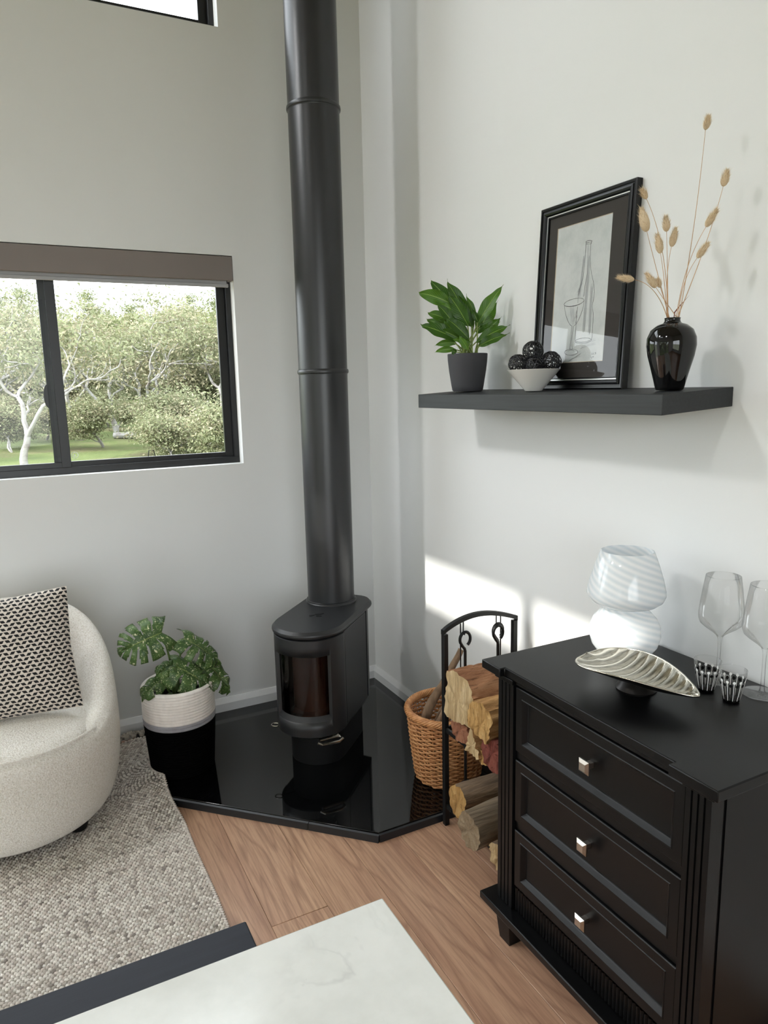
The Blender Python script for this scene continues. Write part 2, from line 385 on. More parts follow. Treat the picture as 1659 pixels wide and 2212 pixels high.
# ------------------------------------------------------------------ builders
ORG = {}
class MB:
    def __init__(s): s.v = []; s.f = []; s.uv = []; s.c = None
    def add(s, vs, fs, uvs=None):
        o = len(s.v); s.v += [tuple(p) for p in vs]; s.f += [tuple(i + o for i in f) for f in fs]
        s.uv += list(uvs) if uvs is not None else [(0, 0)] * len(vs); return s
    def box(s, x0, x1, y0, y1, z0, z1):
        vs = [(x, y, z) for z in (z0, z1) for y in (y0, y1) for x in (x0, x1)]
        return s.add(vs, [(0, 2, 3, 1), (4, 5, 7, 6), (0, 1, 5, 4), (2, 6, 7, 3), (0, 4, 6, 2), (1, 3, 7, 5)])
    def prism(s, poly, z0, z1):      # poly counter-clockwise in x, y
        n = len(poly); vs = [(x, y, z0) for x, y in poly] + [(x, y, z1) for x, y in poly]
        return s.add(vs, [tuple(range(n - 1, -1, -1)), tuple(range(n, 2 * n))] + [(i, (i + 1) % n, n + (i + 1) % n, n + i) for i in range(n)])
    def tube(s, pts, r, n=8, cap=True, closed=False, flat=None):
        pts = [Vector(p) for p in pts]; N = len(pts)
        rs = r if isinstance(r, (list, tuple)) else [r] * N
        vs = []; up = None
        for i, p in enumerate(pts):
            if closed: d = pts[(i + 1) % N] - pts[(i - 1) % N]
            else: d = pts[min(i + 1, N - 1)] - pts[max(i - 1, 0)]
            if d.length < 1e-9: d = Vector((0, 0, 1))
            d.normalize()
            if up is None:
                up = Vector((0, 0, 1)) if abs(d.z) < .9 else Vector((1, 0, 0))
                if flat is not None: up = Vector(flat)
            a = d.cross(up)
            if a.length < 1e-6: a = d.orthogonal()
            a.normalize(); b = a.cross(d).normalized(); up = b
            for k in range(n):
                t = 2 * PI * k / n
                vs.append(p + (a * math.cos(t) + b * math.sin(t)) * rs[i])
        fs = []
        for i in range(N if closed else N - 1):
            j = (i + 1) % N
            for k in range(n):
                fs.append((i * n + k, i * n + (k + 1) % n, j * n + (k + 1) % n, j * n + k))
        if cap and not closed: fs += [tuple(range(n - 1, -1, -1)), tuple((N - 1) * n + k for k in range(n))]
        return s.add(vs, fs)
    def lathe(s, c, prof, n=48, a0=0.0):
        L = [0.0]
        for i in range(1, len(prof)): L.append(L[-1] + math.hypot(prof[i][0] - prof[i - 1][0], prof[i][1] - prof[i - 1][1]))
        vs = []; uv = []; fs = []
        for i, (r, z) in enumerate(prof):
            for k in range(n + 1):
                t = a0 + 2 * PI * k / n
                vs.append((c[0] + r * math.cos(t), c[1] + r * math.sin(t), c[2] + z)); uv.append((k / n, L[i]))
        w = n + 1
        for i in range(len(prof) - 1):
            for k in range(n):
                q = (i * w + k, i * w + k + 1, (i + 1) * w + k + 1, (i + 1) * w + k)
                if prof[i][0] < 1e-6: q = (q[0], q[2], q[3])
                elif prof[i + 1][0] < 1e-6: q = (q[0], q[1], q[2])
                fs.append(q)
        return s.add(vs, fs, uv)
    def grid(s, fn, nu, nv, keep=None, uvf=None):
        vs = []; uv = []
        for i in range(nu + 1):
            for j in range(nv + 1):
                u, v = i / nu, j / nv; vs.append(fn(u, v)); uv.append(uvf(u, v) if uvf else (u, v))
        w = nv + 1
        fs = [(i * w + j, (i + 1) * w + j, (i + 1) * w + j + 1, i * w + j + 1) for i in range(nu) for j in range(nv)
              if keep is None or keep((i + .5) / nu, (j + .5) / nv)]
        return s.add(vs, fs, uv)

def obj(name, mb, mat, parent=None, bevel=0, sharp=38, weld=False, loc=None, seg=2):
    o0 = ORG.get(parent.name, Vector((0, 0, 0))) if parent else (Vector(loc) if loc else Vector((0, 0, 0)))
    me = bpy.data.meshes.new(name)
    me.from_pydata([tuple(Vector(p) - o0) for p in mb.v], [], mb.f)
    uvl = me.uv_layers.new(name='UVMap')
    if mb.uv:
        arr = [0.0] * (2 * len(me.loops))
        for i, lp in enumerate(me.loops): arr[2 * i], arr[2 * i + 1] = mb.uv[lp.vertex_index]
        uvl.data.foreach_set('uv', arr)
    if mb.c is not None:
        ca = me.color_attributes.new('Col', 'FLOAT_COLOR', 'POINT')
        flat = [x for c in mb.c for x in (c[0], c[1], c[2], 1.0)]
        ca.data.foreach_set('color', flat)
    if weld:
        bm = bmesh.new(); bm.from_mesh(me); bmesh.ops.remove_doubles(bm, verts=bm.verts, dist=1e-5)
        loose = [v for v in bm.verts if not v.link_faces]; bmesh.ops.delete(bm, geom=loose, context='VERTS')
        bmesh.ops.recalc_face_normals(bm, faces=bm.faces); bm.to_mesh(me); bm.free()
    me.materials.append(M[mat] if isinstance(mat, str) else mat)
    me.shade_smooth(); me.set_sharp_from_angle(angle=math.radians(sharp))
    o = bpy.data.objects.new(name, me); COL.objects.link(o)
    if parent: o.parent = parent; ORG[o.name] = o0
    else: o.location = o0; ORG[o.name] = o0
    if bevel:
        b = o.modifiers.new('bevel', 'BEVEL'); b.width = bevel; b.segments = seg; b.limit_method = 'ANGLE'; b.angle_limit = math.radians(40)
    return o
def thing(name, label, cat, loc=(0, 0, 0), group=None):
    o = bpy.data.objects.new(name, None); COL.objects.link(o); o.location = loc; o.empty_display_size = .05
    ORG[o.name] = Vector(loc); o['label'] = label; o['category'] = cat
    if group: o['group'] = group
    return o
def tag(o, label, cat, group=None):
    o['label'] = label; o['category'] = cat
    if group: o['group'] = group
    return o
def struct(o): o['kind'] = 'structure'; return o
def B(*a): return MB().box(*a)
def dup(root, loc, label=None):
    r = root.copy(); COL.objects.link(r); r.location = loc
    if label: r['label'] = label
    for ch in list(root.children):
        c = ch.copy(); COL.objects.link(c); c.parent = r
        for g in ch.children:
            d = g.copy(); COL.objects.link(d); d.parent = c
    return r
def bez(p0, p1, p2, n=8):
    p0, p1, p2 = Vector(p0), Vector(p1), Vector(p2)
    return [p0 * (1 - t) ** 2 + p1 * 2 * t * (1 - t) + p2 * t * t for t in [i / n for i in range(n + 1)]]
def leaf_mb(pts, side, width, fold=.15, wave=0.0, n=14, seed=0, prof=None, tipw=.0):
    """a leaf blade along the polyline pts; side = unit vector across the blade"""
    pts = [Vector(p) for p in pts]; side = Vector(side).normalized(); mb = MB()
    rr = random.Random(seed); ph = rr.random() * 6
    def at(u):
        x = u * (len(pts) - 1); i = min(int(x), len(pts) - 2); return pts[i].lerp(pts[i + 1], x - i)
    def fn(u, v):
        p = at(u); d = (at(min(1, u + .03)) - at(max(0, u - .03))).normalized()
        nrm = d.cross(side).normalized(); s = (v - .5) * 2
        w = width * (prof(u) if prof else max(0.0, math.sin(PI * min(1, u ** .8))) ** .85)
        return p + side * (w * s) + nrm * (fold * w * abs(s) + wave * width * math.sin(u * 14 + ph + (2 if s > 0 else 0)) * s * s)
    mb.grid(fn, n, 6); return mb

# ------------------------------------------------------------------ room
def wall_grid(axis, a0, a1, z1, lo, hi, opens, name, z0=0.0):
    """wall along axis ('x' or 'y') from a0 to a1, between lo and hi across; opens = (a0, a1, z0, z1) holes"""
    A = sorted({a0, a1, *[o[0] for o in opens], *[o[1] for o in opens]}); Z = sorted({z0, z1, *[o[2] for o in opens], *[o[3] for o in opens]})
    mb = MB()
    for i in range(len(A) - 1):
        for j in range(len(Z) - 1):
            ca, cz = (A[i] + A[i + 1]) / 2, (Z[j] + Z[j + 1]) / 2
            if any(o[0] < ca < o[1] and o[2] < cz < o[3] for o in opens): continue
            if axis == 'x': mb.box(A[i], A[i + 1], lo, hi, Z[j], Z[j + 1])
            else: mb.box(lo, hi, A[i], A[i + 1], Z[j], Z[j + 1])
    return struct(obj(name, mb, 'wall'))
H = 4.7; XW = -4.3; YS = -6.3
W1 = (-2.10, -.632, 1.174, 2.062); W2 = (-3.30, -.636, 2.948, 3.80)
wall_grid('x', XW - .12, .12, H, 0.0, .115, [W1, W2, (-4.1, -2.5, .02, 2.25)], 'wall_left')
struct(obj('wall_right', B(0, .12, YS, 0, 0, H), 'wall'))
wall_grid('y', YS, 0, H, XW - .12, XW, [(-4.2, -.8, .02, 2.25), (-.94, -.2, 3.485, 3.753), (-1.75, -.98, 3.485, 3.753), (-.55, -.12, 3.9, 4.32), (-3.22, -2.78, 3.74, 4.16)], 'wall_opposite')
wall_grid('x', XW - .12, .12, H, YS - .12, YS, [(-4.1, -1.1, .4, 2.6)], 'wall_back')
struct(obj('ceiling', B(XW - .12, .12, YS - .12, .115, H, H + .1), 'ceil'))
struct(obj('veranda_sun_block', B(XW - 4.2, XW - .12, -5.2, -.1, 2.45, 2.55), 'trim'))      # unseen veranda roof, added outside the doors to keep sun off the floor

floor = struct(obj('floor', B(XW - .12, .12, YS - .12, .1, -.10, -.011), 'edge_black'))
PW = .1715
plank_me = None
k = 0
while True:
    x1 = -.5045 + .172 * 3 - .172 * k; x0 = x1 - PW
    if x0 < XW: break
    if x0 >= -.01: k += 1; continue
    off = {2: -1.0, 3: -1.0, 4: -.55, 5: -1.38, 6: -.62}.get(k, -1.38 - (k * .77) % 1.83)
    y = off + 1.83 * 2
    while y > 0.0: y -= 1.83
    y += 1.83
    while y > YS:
        if plank_me is None:
            po = obj('plank', MB().box(-PW / 2, PW / 2, -.9146, .9146, -.011, 0), 'floor', floor, bevel=.0012, seg=1)
            plank_me = po.data
        else:
            po = bpy.data.objects.new('plank', plank_me); COL.objects.link(po); po.parent = floor
            b = po.modifiers.new('bevel', 'BEVEL'); b.width = .0012; b.segments = 1
        po.location = ((x0 + x1) / 2, y - .915, 0)
        y -= 1.83
    k += 1

def baseboard(name, path_axis, a0, a1):
    pr = [(0, 0), (.017, 0), (.017, .068), (.005, .092), (0, .092)]
    mb = MB()
    for a in (a0, a1):
        for d, z in pr:
            mb.add([(a, -d, z) if path_axis == 'x' else (-d, a, z)], [])
    n = len(pr); mb.f = [(i, (i + 1) % n, n + (i + 1) % n, n + i) for i in range(n)] + [tuple(range(n)), tuple(range(2 * n - 1, n - 1, -1))]
    return struct(obj(name, mb, 'trim', sharp=25))
baseboard('baseboard_left', 'x', XW, -.0); baseboard('baseboard_right', 'y', YS, -.0)

def window(name, x0, x1, z0, z1, ya, sash=True, mull=None):
    w = struct(obj(name, MB().box(x0, x1, ya, ya + .05, z0, z0 + .028).box(x0, x1, ya, ya + .05, z1 - .028, z1)
                   .box(x0, x0 + .022, ya, ya + .05, z0 + .028, z1 - .028).box(x1 - .022, x1, ya, ya + .05, z0 + .028, z1 - .028), 'window_alu', bevel=.0015))
    ms = [x0 + .022] + (mull or []) + [x1 - .022]
    for i in range(len(ms) - 1):
        a, b = ms[i], ms[i + 1]; y0 = ya + (.004 if i == 0 else .024)
        if i > 0: a -= .032
        if i < len(ms) - 2: b += .030
        f = .03; q0, q1 = z0 + .026, z1 - .026
        obj('sash', MB().box(a, a + f + .006, y0, y0 + .018, q0, q1).box(b - f - .006, b, y0, y0 + .018, q0, q1)
            .box(a, b, y0 + .001, y0 + .017, q0, q0 + f * .75).box(a, b, y0 + .001, y0 + .017, q1 - f * .75, q1), 'window_alu', w, bevel=.0015)
        obj('pane', MB().add([(a + f, y0 + .009, q0 + .02), (b - f, y0 + .009, q0 + .02), (b - f, y0 + .009, q1 - .02), (a + f, y0 + .009, q1 - .02)], [(0, 1, 2, 3)]), 'pane', w)
    return w
w1 = window('window_1', -2.10, -.632, 1.174, 2.062, .056, mull=[-1.366])
# pull handle on the sliding sash, catch on the sill and the etched round mark in the pane corner
mb = MB(); hp = []
for i in range(13):
    a = -PI / 2 + PI * i / 12; hp.append((-1.398 - .016 * math.cos(a), .048, 1.49 + .047 * math.sin(a)))
mb.add([(x, .042, z) for x, y, z in hp] + [(x, .060, z) for x, y, z in hp], [tuple(range(13)), tuple(range(25, 12, -1))] + [(i, i + 1, 14 + i, 13 + i) for i in range(12)] + [(12, 0, 13, 25)])
ho = obj('pull_handle', mb, 'window_alu', w1); ho['label'] = 'black half-moon pull handle'
obj('catch', MB().tube([(-1.032, .052, 1.226), (-1.028, .050, 1.252), (-1.008, .050, 1.252), (-1.003, .052, 1.226)], .0022, 6), 'window_alu', w1)
mb = MB()
for rr, z0 in ((.0125, 0),):
    mb.tube([(-1.318 + rr * math.cos(2 * PI * i / 20), .0885, 1.247 + rr * math.sin(2 * PI * i / 20)) for i in range(20)], .0011, 4, closed=True)
mb.tube([(-1.321, .0885, 1.241), (-1.321, .0885, 1.253), (-1.316, .0885, 1.251), (-1.320, .0885, 1.247), (-1.315, .0885, 1.244), (-1.321, .0885, 1.241)], .0011, 4)
obj('etched_mark', mb, 'pane_mark', w1)
window('door_2', -4.1, -2.5, .02, 2.25, .056, mull=[-3.3])
w2 = window('window_2', -3.30, -.636, 2.948, 3.80, .056, mull=[-1.97])
obj('catch', MB().tube([(-1.29, .050, 2.965), (-1.286, .048, 3.02), (-1.262, .048, 3.02), (-1.258, .050, 2.965)], .0022, 6), 'window_alu', w2)

def side_window(name, y0, y1, z0, z1, nm):
    mb = MB()
    xa, xb = XW - .09, XW - .04
    mb.box(xa, xb, y0, y1, z0, z0 + .012).box(xa, xb, y0, y1, z1 - .012, z1)
    n = nm + 1
    for i in range(n + 1):
        y = y0 + (y1 - y0) * i / n; mb.box(xa, xb, max(y0, y - .02), min(y1, y + .02), z0 + .012, z1 - .012)
    w = struct(obj(name, mb, 'window_alu'))
    for i in range(n):
        a, b = y0 + (y1 - y0) * i / n + .02, y0 + (y1 - y0) * (i + 1) / n - .02
        obj('pane', MB().add([(XW - .065, a, z0 + .01), (XW - .065, b, z0 + .01), (XW - .065, b, z1 - .01), (XW - .065, a, z1 - .01)], [(0, 1, 2, 3)]), 'pane', w)
side_window('window_3', -.94, -.2, 3.485, 3.753, 0); side_window('window_4', -1.75, -.98, 3.485, 3.753, 0)
side_window('door_1', -4.2, -.8, .02, 2.25, 2)
window('window_5', -4.1, -1.1, .4, 2.6, YS - .09, mull=[-2.6])  # unseen opening added in the back wall to go with the rear fill lamp
for n_, (y0, y1, z0, z1) in ((6, (-.55, -.12, 3.9, 4.32)), (7, (-3.22, -2.78, 3.74, 4.16))):  # unseen panes added behind the high lamps, frosted to stop sun beams
    wf = struct(obj('window_%d' % n_, MB().box(XW - .09, XW - .04, y0, y1, z0, z0 + .02).box(XW - .09, XW - .04, y0, y1, z1 - .02, z1).box(XW - .09, XW - .04, y0, y0 + .02, z0 + .02, z1 - .02).box(XW - .09, XW - .04, y1 - .02, y1, z0 + .02, z1 - .02), 'window_alu'))
    obj('added_frosted_pane', B(XW - .068, XW - .062, y0 + .018, y1 - .018, z0 + .018, z1 - .018), 'frosted', wf)

# roller blind in the lower window
t = thing('roller_blind', 'taupe box pelmet with rolled grey blind above the lower window', 'blind', (-1.366, .03, 1.96))
obj('pelmet', MB().box(-2.098, -.634, -.004, .010, 1.960, 2.058).box(-2.098, -.634, .010, .054, 2.046, 2.058).box(-.644, -.634, .010, .054, 1.960, 2.046).box(-2.098, -2.088, .010, .054, 1.96, 2.046), 'pelmet', t, bevel=.0015)
mb = MB().tube([(-2.08, .034, 2.002), (-.655, .034, 2.002)], .027, 20); mb.box(-2.08, -.655, .0245, .0256, 1.944, 2.0)
obj('fabric', mb, 'blind', t)
obj('hem_bar', MB().box(-2.085, -.648, .021, .032, 1.934, 1.950), 'blind', t, bevel=.003)

# ------------------------------------------------------------------ hearth, stove, flue
t = thing('hearth', 'polished black granite corner hearth under the wood stove', 'hearth', (-.5, -.5, 0))
poly = [(-.012, -.012), (-1.178, -.012), (-1.178, -.585), (-.580, -1.180), (-.012, -1.180)]
obj('slab', MB().prism(poly, .004, .030), 'granite', t, bevel=.0015)
def strip(p, q, nx, ny, z1=.026, w=.012, ext=.0):
    p, q, n_ = Vector(p), Vector(q), Vector((nx, ny))
    a, b = p + n_ * .001, q + n_ * .001; c2, d2 = q + n_ * w, p + n_ * w
    return MB().add([(*a, 0), (*b, 0), (*c2, 0), (*d2, 0), (*a, z1), (*b, z1), (*(c2 - n_ * .004), z1 - .003), (*(d2 - n_ * .004), z1 - .003)],
                    [(0, 1, 2, 3), (7, 6, 5, 4), (0, 4, 5, 1), (1, 5, 6, 2), (2, 6, 7, 3), (3, 7, 4, 0)])
s2 = 2 ** -.5
P0, P1 = Vector((-1.178, -.585)), Vector((-.580, -1.180))
mid = P0.lerp(P1, .70)
obj('edge_strip', strip(P0, mid, -s2, -s2), 'edge_black', t); obj('edge_strip', strip(mid + Vector((.0015, -.0015)), P1 + Vector((.001, -.004)), -s2, -s2), 'edge_black', t)
obj('edge_strip', strip(P1, (-.012, -1.180), 0, -1), 'edge_black', t)
obj('edge_strip', strip((-1.178, -.012), P0, -1, 0), 'edge_black', t)

F = Vector((-.395, -.395)); AX = Vector((-s2, -s2)); AW = Vector((s2, -s2))
def SW(s, w, z): p = F + AX * s + AW * w; return (p.x, p.y, z)
W0, RB, SC = .022, .142, .28
def stadium(r, s0, s1, back=.05, n=24):
    """outline (s, w) of a body with a round front (centre s1, radius r) and rounded back corners at s0"""
    o = [(s1 + r * math.cos(-PI / 2 + PI * i / n), W0 + r * math.sin(-PI / 2 + PI * i / n)) for i in range(n + 1)]
    for i in range(7): a = PI / 2 * i / 6; o.append((s0 + back - back * math.sin(a), W0 + (r - back) + back * math.cos(a)))
    for i in range(7): a = PI / 2 * i / 6; o.append((s0 + back - back * math.cos(a), W0 - (r - back) - back * math.sin(a)))
    return o
def sprism(mb, layers):
    """stack of (outline, z) layers, capped"""
    n = len(layers[0][0]); vs = []; fs = []
    for o, z in layers: vs += [SW(s, w, z) for s, w in o]
    for l in range(len(layers) - 1):
        for i in range(n): j = (i + 1) % n; fs.append((l * n + i, l * n + j, (l + 1) * n + j, (l + 1) * n + i))
    fs += [tuple(range(n - 1, -1, -1)), tuple((len(layers) - 1) * n + i for i in range(n))]
    return mb.add(vs, fs)
t = thing('wood_stove', 'black steel wood-burning stove with curved glass door in the corner', 'stove', SW(.2, W0, .03))
obj('plinth', sprism(MB(), [(stadium(.112, -.02, .235), .0305), (stadium(.112, -.02, .235), .182)]), 'plinth', t, sharp=50)
# carcass: hollow behind the glass
mb = MB(); o1 = stadium(.136, -.085, SC - .05, .03)
sprism(mb, [(stadium(.135, .045, .10, .01), .186), (stadium(.135, .045, .10, .01), .566)])
obj('carcass', mb, 'black_steel', t, sharp=50)
obj('base_plate', sprism(MB(), [(stadium(.139, .03, SC, .02), .1825), (stadium(.141, .03, SC, .02), .196)]), 'black_steel', t, sharp=50)
obj('crown', sprism(MB(), [(stadium(.131, .03, SC, .02), .535), (stadium(.131, .03, SC, .02), .577)]), 'black_steel', t, sharp=50)
obj('back_panel', sprism(MB(), [([(.022, W0 - .140), (.022, W0 + .143), (-.06, W0 + .120), (-.075, W0), (-.06, W0 - .120)], .196), ([(.022, W0 - .140), (.022, W0 + .143), (-.06, W0 + .120), (-.075, W0), (-.06, W0 - .120)], .575)]), 'black_steel', t)
for sg in (1, -1):
    vs = [SW(s, W0 + sg * w, z) for s in (.029, SC - .004) for w in (.128, RB) for z in (.190, .572)]
    obj('side_panel', MB().add(vs, [(0, 1, 3, 2), (4, 6, 7, 5), (0, 4, 5, 1), (2, 3, 7, 6), (0, 2, 6, 4), (1, 5, 7, 3)]), 'black_steel', t, bevel=.003)
# curved door with a framed opening
def cylp(a, z, r): return SW(SC + r * math.cos(a), W0 + r * math.sin(a), z)
NA = 72; a_lo, a_hi = math.radians(-49), math.radians(55)
def zone(a, z): return a_lo < a < a_hi and .243 < z < .506
zs = [.178, .184, .21, .243, .28, .36, .44, .506, .54, .568, .573]
door = MB(); vs = []; fs = []
angs = sorted([-PI / 2 + PI * i / NA for i in range(NA + 1)] + [a_lo, a_hi])
for a in angs:
    for j, z in enumerate(zs): vs.append(cylp(a, z, RB - (.005 if j in (0, len(zs) - 1) else 0)))
nz = len(zs)
for i in range(len(angs) - 1):
    for j in range(nz - 1):
        if zone((angs[i] + angs[i + 1]) / 2, (zs[j] + zs[j + 1]) / 2): continue
        fs.append((i * nz + j, (i + 1) * nz + j, (i + 1) * nz + j + 1, i * nz + j + 1))
door.add(vs, fs)
dob = obj('door', door, 'black_steel', t)
sd = dob.modifiers.new('thick', 'SOLIDIFY'); sd.thickness = .010; sd.offset = -1
# bevelled frame around the glass: outer edge on the door skin, inner edge set back
mb = MB(); ring_o = []; ring_i = []
def loop(a0, a1, z0, z1, r, rc):
    pts = []
    n1 = 26
    for i in range(n1 + 1): pts.append((a0 + (a1 - a0) * i / n1, z0))
    for i in range(1, 9): pts.append((a1, z0 + (z1 - z0) * i / 8))
    for i in range(1, n1 + 1): pts.append((a1 + (a0 - a1) * i / n1, z1))
    for i in range(1, 8): pts.append((a0, z1 + (z0 - z1) * i / 8))
    return [cylp(a, z, r) for a, z in pts]
lo_ = loop(a_lo, a_hi, .243, .506, RB - .0005, 0); li_ = loop(a_lo + .05, a_hi - .05, .264, .500, RB - .013, 0)
n = len(lo_); mb.add(lo_ + li_, [(i, (i + 1) % n, n + (i + 1) % n, n + i) for i in range(n)])
fo = obj('door_frame', mb, 'black_steel', t)
gm = MB(); gm.grid(lambda u, v: cylp(a_lo + .03 + (a_hi - a_lo - .06) * u, .255 + .25 * v, RB - .0125), 30, 2)
obj('door_glass', gm, 'stove_glass', t)
fb = MB(); fb.grid(lambda u, v: cylp(math.radians(-125) + math.radians(250) * u, .20 + .33 * v, .075), 30, 2)
fb.add([SW(SC + .09, W0 - .05, .255), SW(SC + .09, W0 + .07, .25), SW(SC - .06, W0 + .08, .30), SW(SC - .06, W0 - .06, .29)], [(0, 1, 2, 3)])
obj('firebox_lining', fb, 'firebrick', t)
top = MB(); sprism(top, [(stadium(.1465, -.105, SC, .085), .5795), (stadium(.1485, -.107, SC, .087), .586), (stadium(.1475, -.106, SC, .086), .592), (stadium(.137, -.096, SC, .076), .603)])
obj('top_plate', top, 'black_steel', t, sharp=20)
# raised emblem of three leaf-shaped marks on the top plate
mb = MB()
for (s, w, L, wd, an) in ((.215, .004, .026, .0065, .7), (.192, .026, .036, .0075, .95), (.218, .034, .024, .0065, 1.5)):
    ring = []
    for i in range(12):
        q = 2 * PI * i / 12; x, y = L / 2 * math.cos(q), wd * math.sin(q) * (1 - .35 * math.cos(q))
        ring.append((s - x * math.cos(an) + y * math.sin(an), w + x * math.sin(an) + y * math.cos(an)))
    mb.add([SW(a, b, .6025) for a, b in ring] + [SW(a, b, .6050) for a, b in ring], [tuple(range(12, 24))] + [(i, (i + 1) % 12, 12 + (i + 1) % 12, 12 + i) for i in range(12)])
obj('emblem', mb, 'black_metal', t)
# steel handle under the door and damper loop on the other side
hd = [(.345, .158), (.402, .098), (.424, .104), (.430, .122), (.386, .172), (.362, .176)]
pts = [SW(s, w, .171) for s, w in hd]
mb = MB().tube(pts, .0055, 8, closed=True)
mb.add([SW(.349, .160, .167), SW(.404, .100, .167), SW(.392, .086, .176), SW(.337, .146, .176), SW(.349, .160, .171), SW(.404, .100, .171), SW(.392, .086, .180), SW(.337, .146, .180)],
       [(0, 1, 2, 3), (7, 6, 5, 4), (0, 4, 5, 1), (1, 5, 6, 2), (2, 6, 7, 3), (3, 7, 4, 0)])
h_ = obj('door_handle', mb, 'steel', t); h_['label'] = 'bright steel loop handle'
c0 = (.352, -.112); mb = MB()
rg = [SW(c0[0] + .013 * math.cos(2 * PI * i / 18), c0[1] + .017 * math.sin(2 * PI * i / 18), .185) for i in range(18)]
mb.tube(rg, .0026, 6, closed=True); mb.tube([SW(.342, -.099, .185), SW(.30, -.06, .185)], .003, 6)
h_ = obj('damper_loop', mb, 'steel', t); h_['label'] = 'bright steel damper loop'

t = thing('flue_pipe', 'tall black flue pipe rising from the stove top to the ceiling', 'flue', (F.x, F.y, .603))
RF = .0985
obj('flange', MB().lathe((F.x, F.y, .6032), [(.088, 0), (.108, 0), (.108, .004), (.1045, .008), (.1045, .012), (.100, .014)], 64), 'flue', t)
for za, zb in ((.612, 1.553), (1.553, 2.535), (2.535, 3.52), (3.52, 4.698)):
    pr = [(RF, za)]
    pr += [(RF, zb - .014), (RF + .003, zb - .012), (RF + .0045, zb - .006), (RF + .003, zb - .001), (RF - .001, zb - .0005)]
    # bead of the upper length swells over the joint
    obj('flue_length', MB().lathe((F.x, F.y, 0), [(RF - .006, za + .001), (RF, za + .002), (RF, za + .006)] + [(RF, zb - .0005)], 72), 'flue', t)
for zj in (1.553, 2.535, 3.52):
    obj('joint_bead', MB().lathe((F.x, F.y, zj), [(RF - .002, -.002), (RF + .0005, -.001), (RF + .0012, .002), (RF + .0045, .004), (RF + .0055, .010), (RF + .0045, .016), (RF + .0005, .020)], 72), 'flue', t)

# ------------------------------------------------------------------ planter with monstera
t = thing('rope_planter', 'tall rope basket planter, white above black, left of the stove', 'planter', (-1.062, -.405, .03))
def coils(r0, r1, z0, z1, n, amp):
    pr = []
    for i in range(n * 8 + 1):
        u = i / (n * 8); pr.append((r0 + (r1 - r0) * u + amp * abs(math.sin(PI * n * u)) ** .6, z0 + (z1 - z0) * u))
    return pr
pc = (-1.062, -.405, 0)
obj('black_base', MB().lathe(pc, [(0, .031), (.112, .031)] + coils(.119, .134, .034, .232, 19, .0035), 64), 'rope_black', t, sharp=80)
obj('grey_band', MB().lathe(pc, coils(.134, .1345, .232, .256, 2, .004), 64), 'rope_grey', t, sharp=80)
wb = coils(.1345, .134, .256, .380, 11, .004)
inn = [(r - .010, z) for r, z in coils(.130, .128, .250, .380, 12, -.003)][::-1]
obj('white_band', MB().lathe(pc, wb + [(.132, .383), (.128, .383)] + inn, 64), 'rope_white', t, sharp=80)
obj('nursery_pot', MB().lathe(pc, [(0, .06), (.085, .06), (.105, .318), (.111, .320), (.111, .326), (.104, .326), (.100, .30)], 40), 'plastic_black', t)
sm = MB().lathe(pc, [(.1015, .300), (.09, .306), (.06, .304), (.03, .308), (0, .306)], 32)
obj('soil', sm, 'soil', t)
def monstera_leaf(plant, base, tip, up, w, seed, cuts, droop=.03, lobe=.35):
    b, tp = Vector(base), Vector(tip); L = (tp - b).length; d = (tp - b).normalized(); u_ = Vector(up)
    nrm = (u_ - d * u_.dot(d)).normalized(); side = d.cross(nrm).normalized(); rr = random.Random(seed)
    def wid(u): return w * (max(0, 1 - (2 * u - .55) ** 2 / 2.15)) ** .5 * (1 if u < .55 else max(0, (1 - u) / .45) ** .75)
    mb = MB()
    for sg in (-1, 1):
        cs = [(c + rr.uniform(-.03, .03), h) for c, h in cuts]
        def fn(u, v, sg=sg):
            # lateral direction sweeps back near the stalk, forward near the tip
            a = -.62 + 1.95 * u
            lat = side * (sg * math.cos(a)) + d * math.sin(a)
            p = b + d * (L * (.06 + .94 * u) if u > .0 else 0) + nrm * (-droop * (2 * u) ** 2 * .5)
            ww = wid(u)
            return p + lat * (ww * v) - nrm * (droop * 1.1 * v * v - .012 * math.sin(v * PI) + .006 * math.sin(u * 23 + seed) * v)
        def keep(u, v):
            for c, h in cs:
                if abs(u - c) < h * (0.35 + .95 * (v - .26)) and v > .26: return False
            return True
        mb.grid(fn, 56, 9, keep, uvf=lambda u, v, sg=sg: (u * 1.0 + seed * .37, .5 + .5 * v * sg))
    o = obj('leaf', mb, 'monstera', plant, weld=True, sharp=80)
    so = o.modifiers.new('thick', 'SOLIDIFY'); so.thickness = .0012
    return o
t2 = thing('monstera_plant', 'variegated monstera with split leaves growing in the rope planter', 'plant', (-1.062, -.405, .306))
CU = [(.17, .026), (.34, .030), (.50, .028), (.66, .028), (.80, .022)]
CF = [(.30, .035), (.58, .035)]
monstera_leaf(t2, (-1.109, -.43, .597), (-1.270, -.455, .566), (.10, -.75, .55), .084, 1, CU, .018)
monstera_leaf(t2, (-1.026, -.42, .556), (-.882, -.46, .456), (.35, -.6, .75), .070, 2, CU, .02)
monstera_leaf(t2, (-1.085, -.45, .470), (-.946, -.525, .402), (.1, -.65, .75), .076, 3, CF, .03)
monstera_leaf(t2, (-.953, -.42, .448), (-.856, -.48, .338), (.35, -.62, .7), .062, 4, CF, .02)
monstera_leaf(t2, (-1.123, -.44, .420), (-1.208, -.50, .396), (-.2, -.55, .8), .042, 5, [(.5, .03)], .012)
monstera_leaf(t2, (-1.083, -.45, .470), (-1.142, -.48, .462), (0, -.6, .8), .036, 6, [], .01)
monstera_leaf(t2, (-1.085, -.46, .338), (-1.155, -.48, .352), (0, -.6, .8), .030, 7, [], .01)
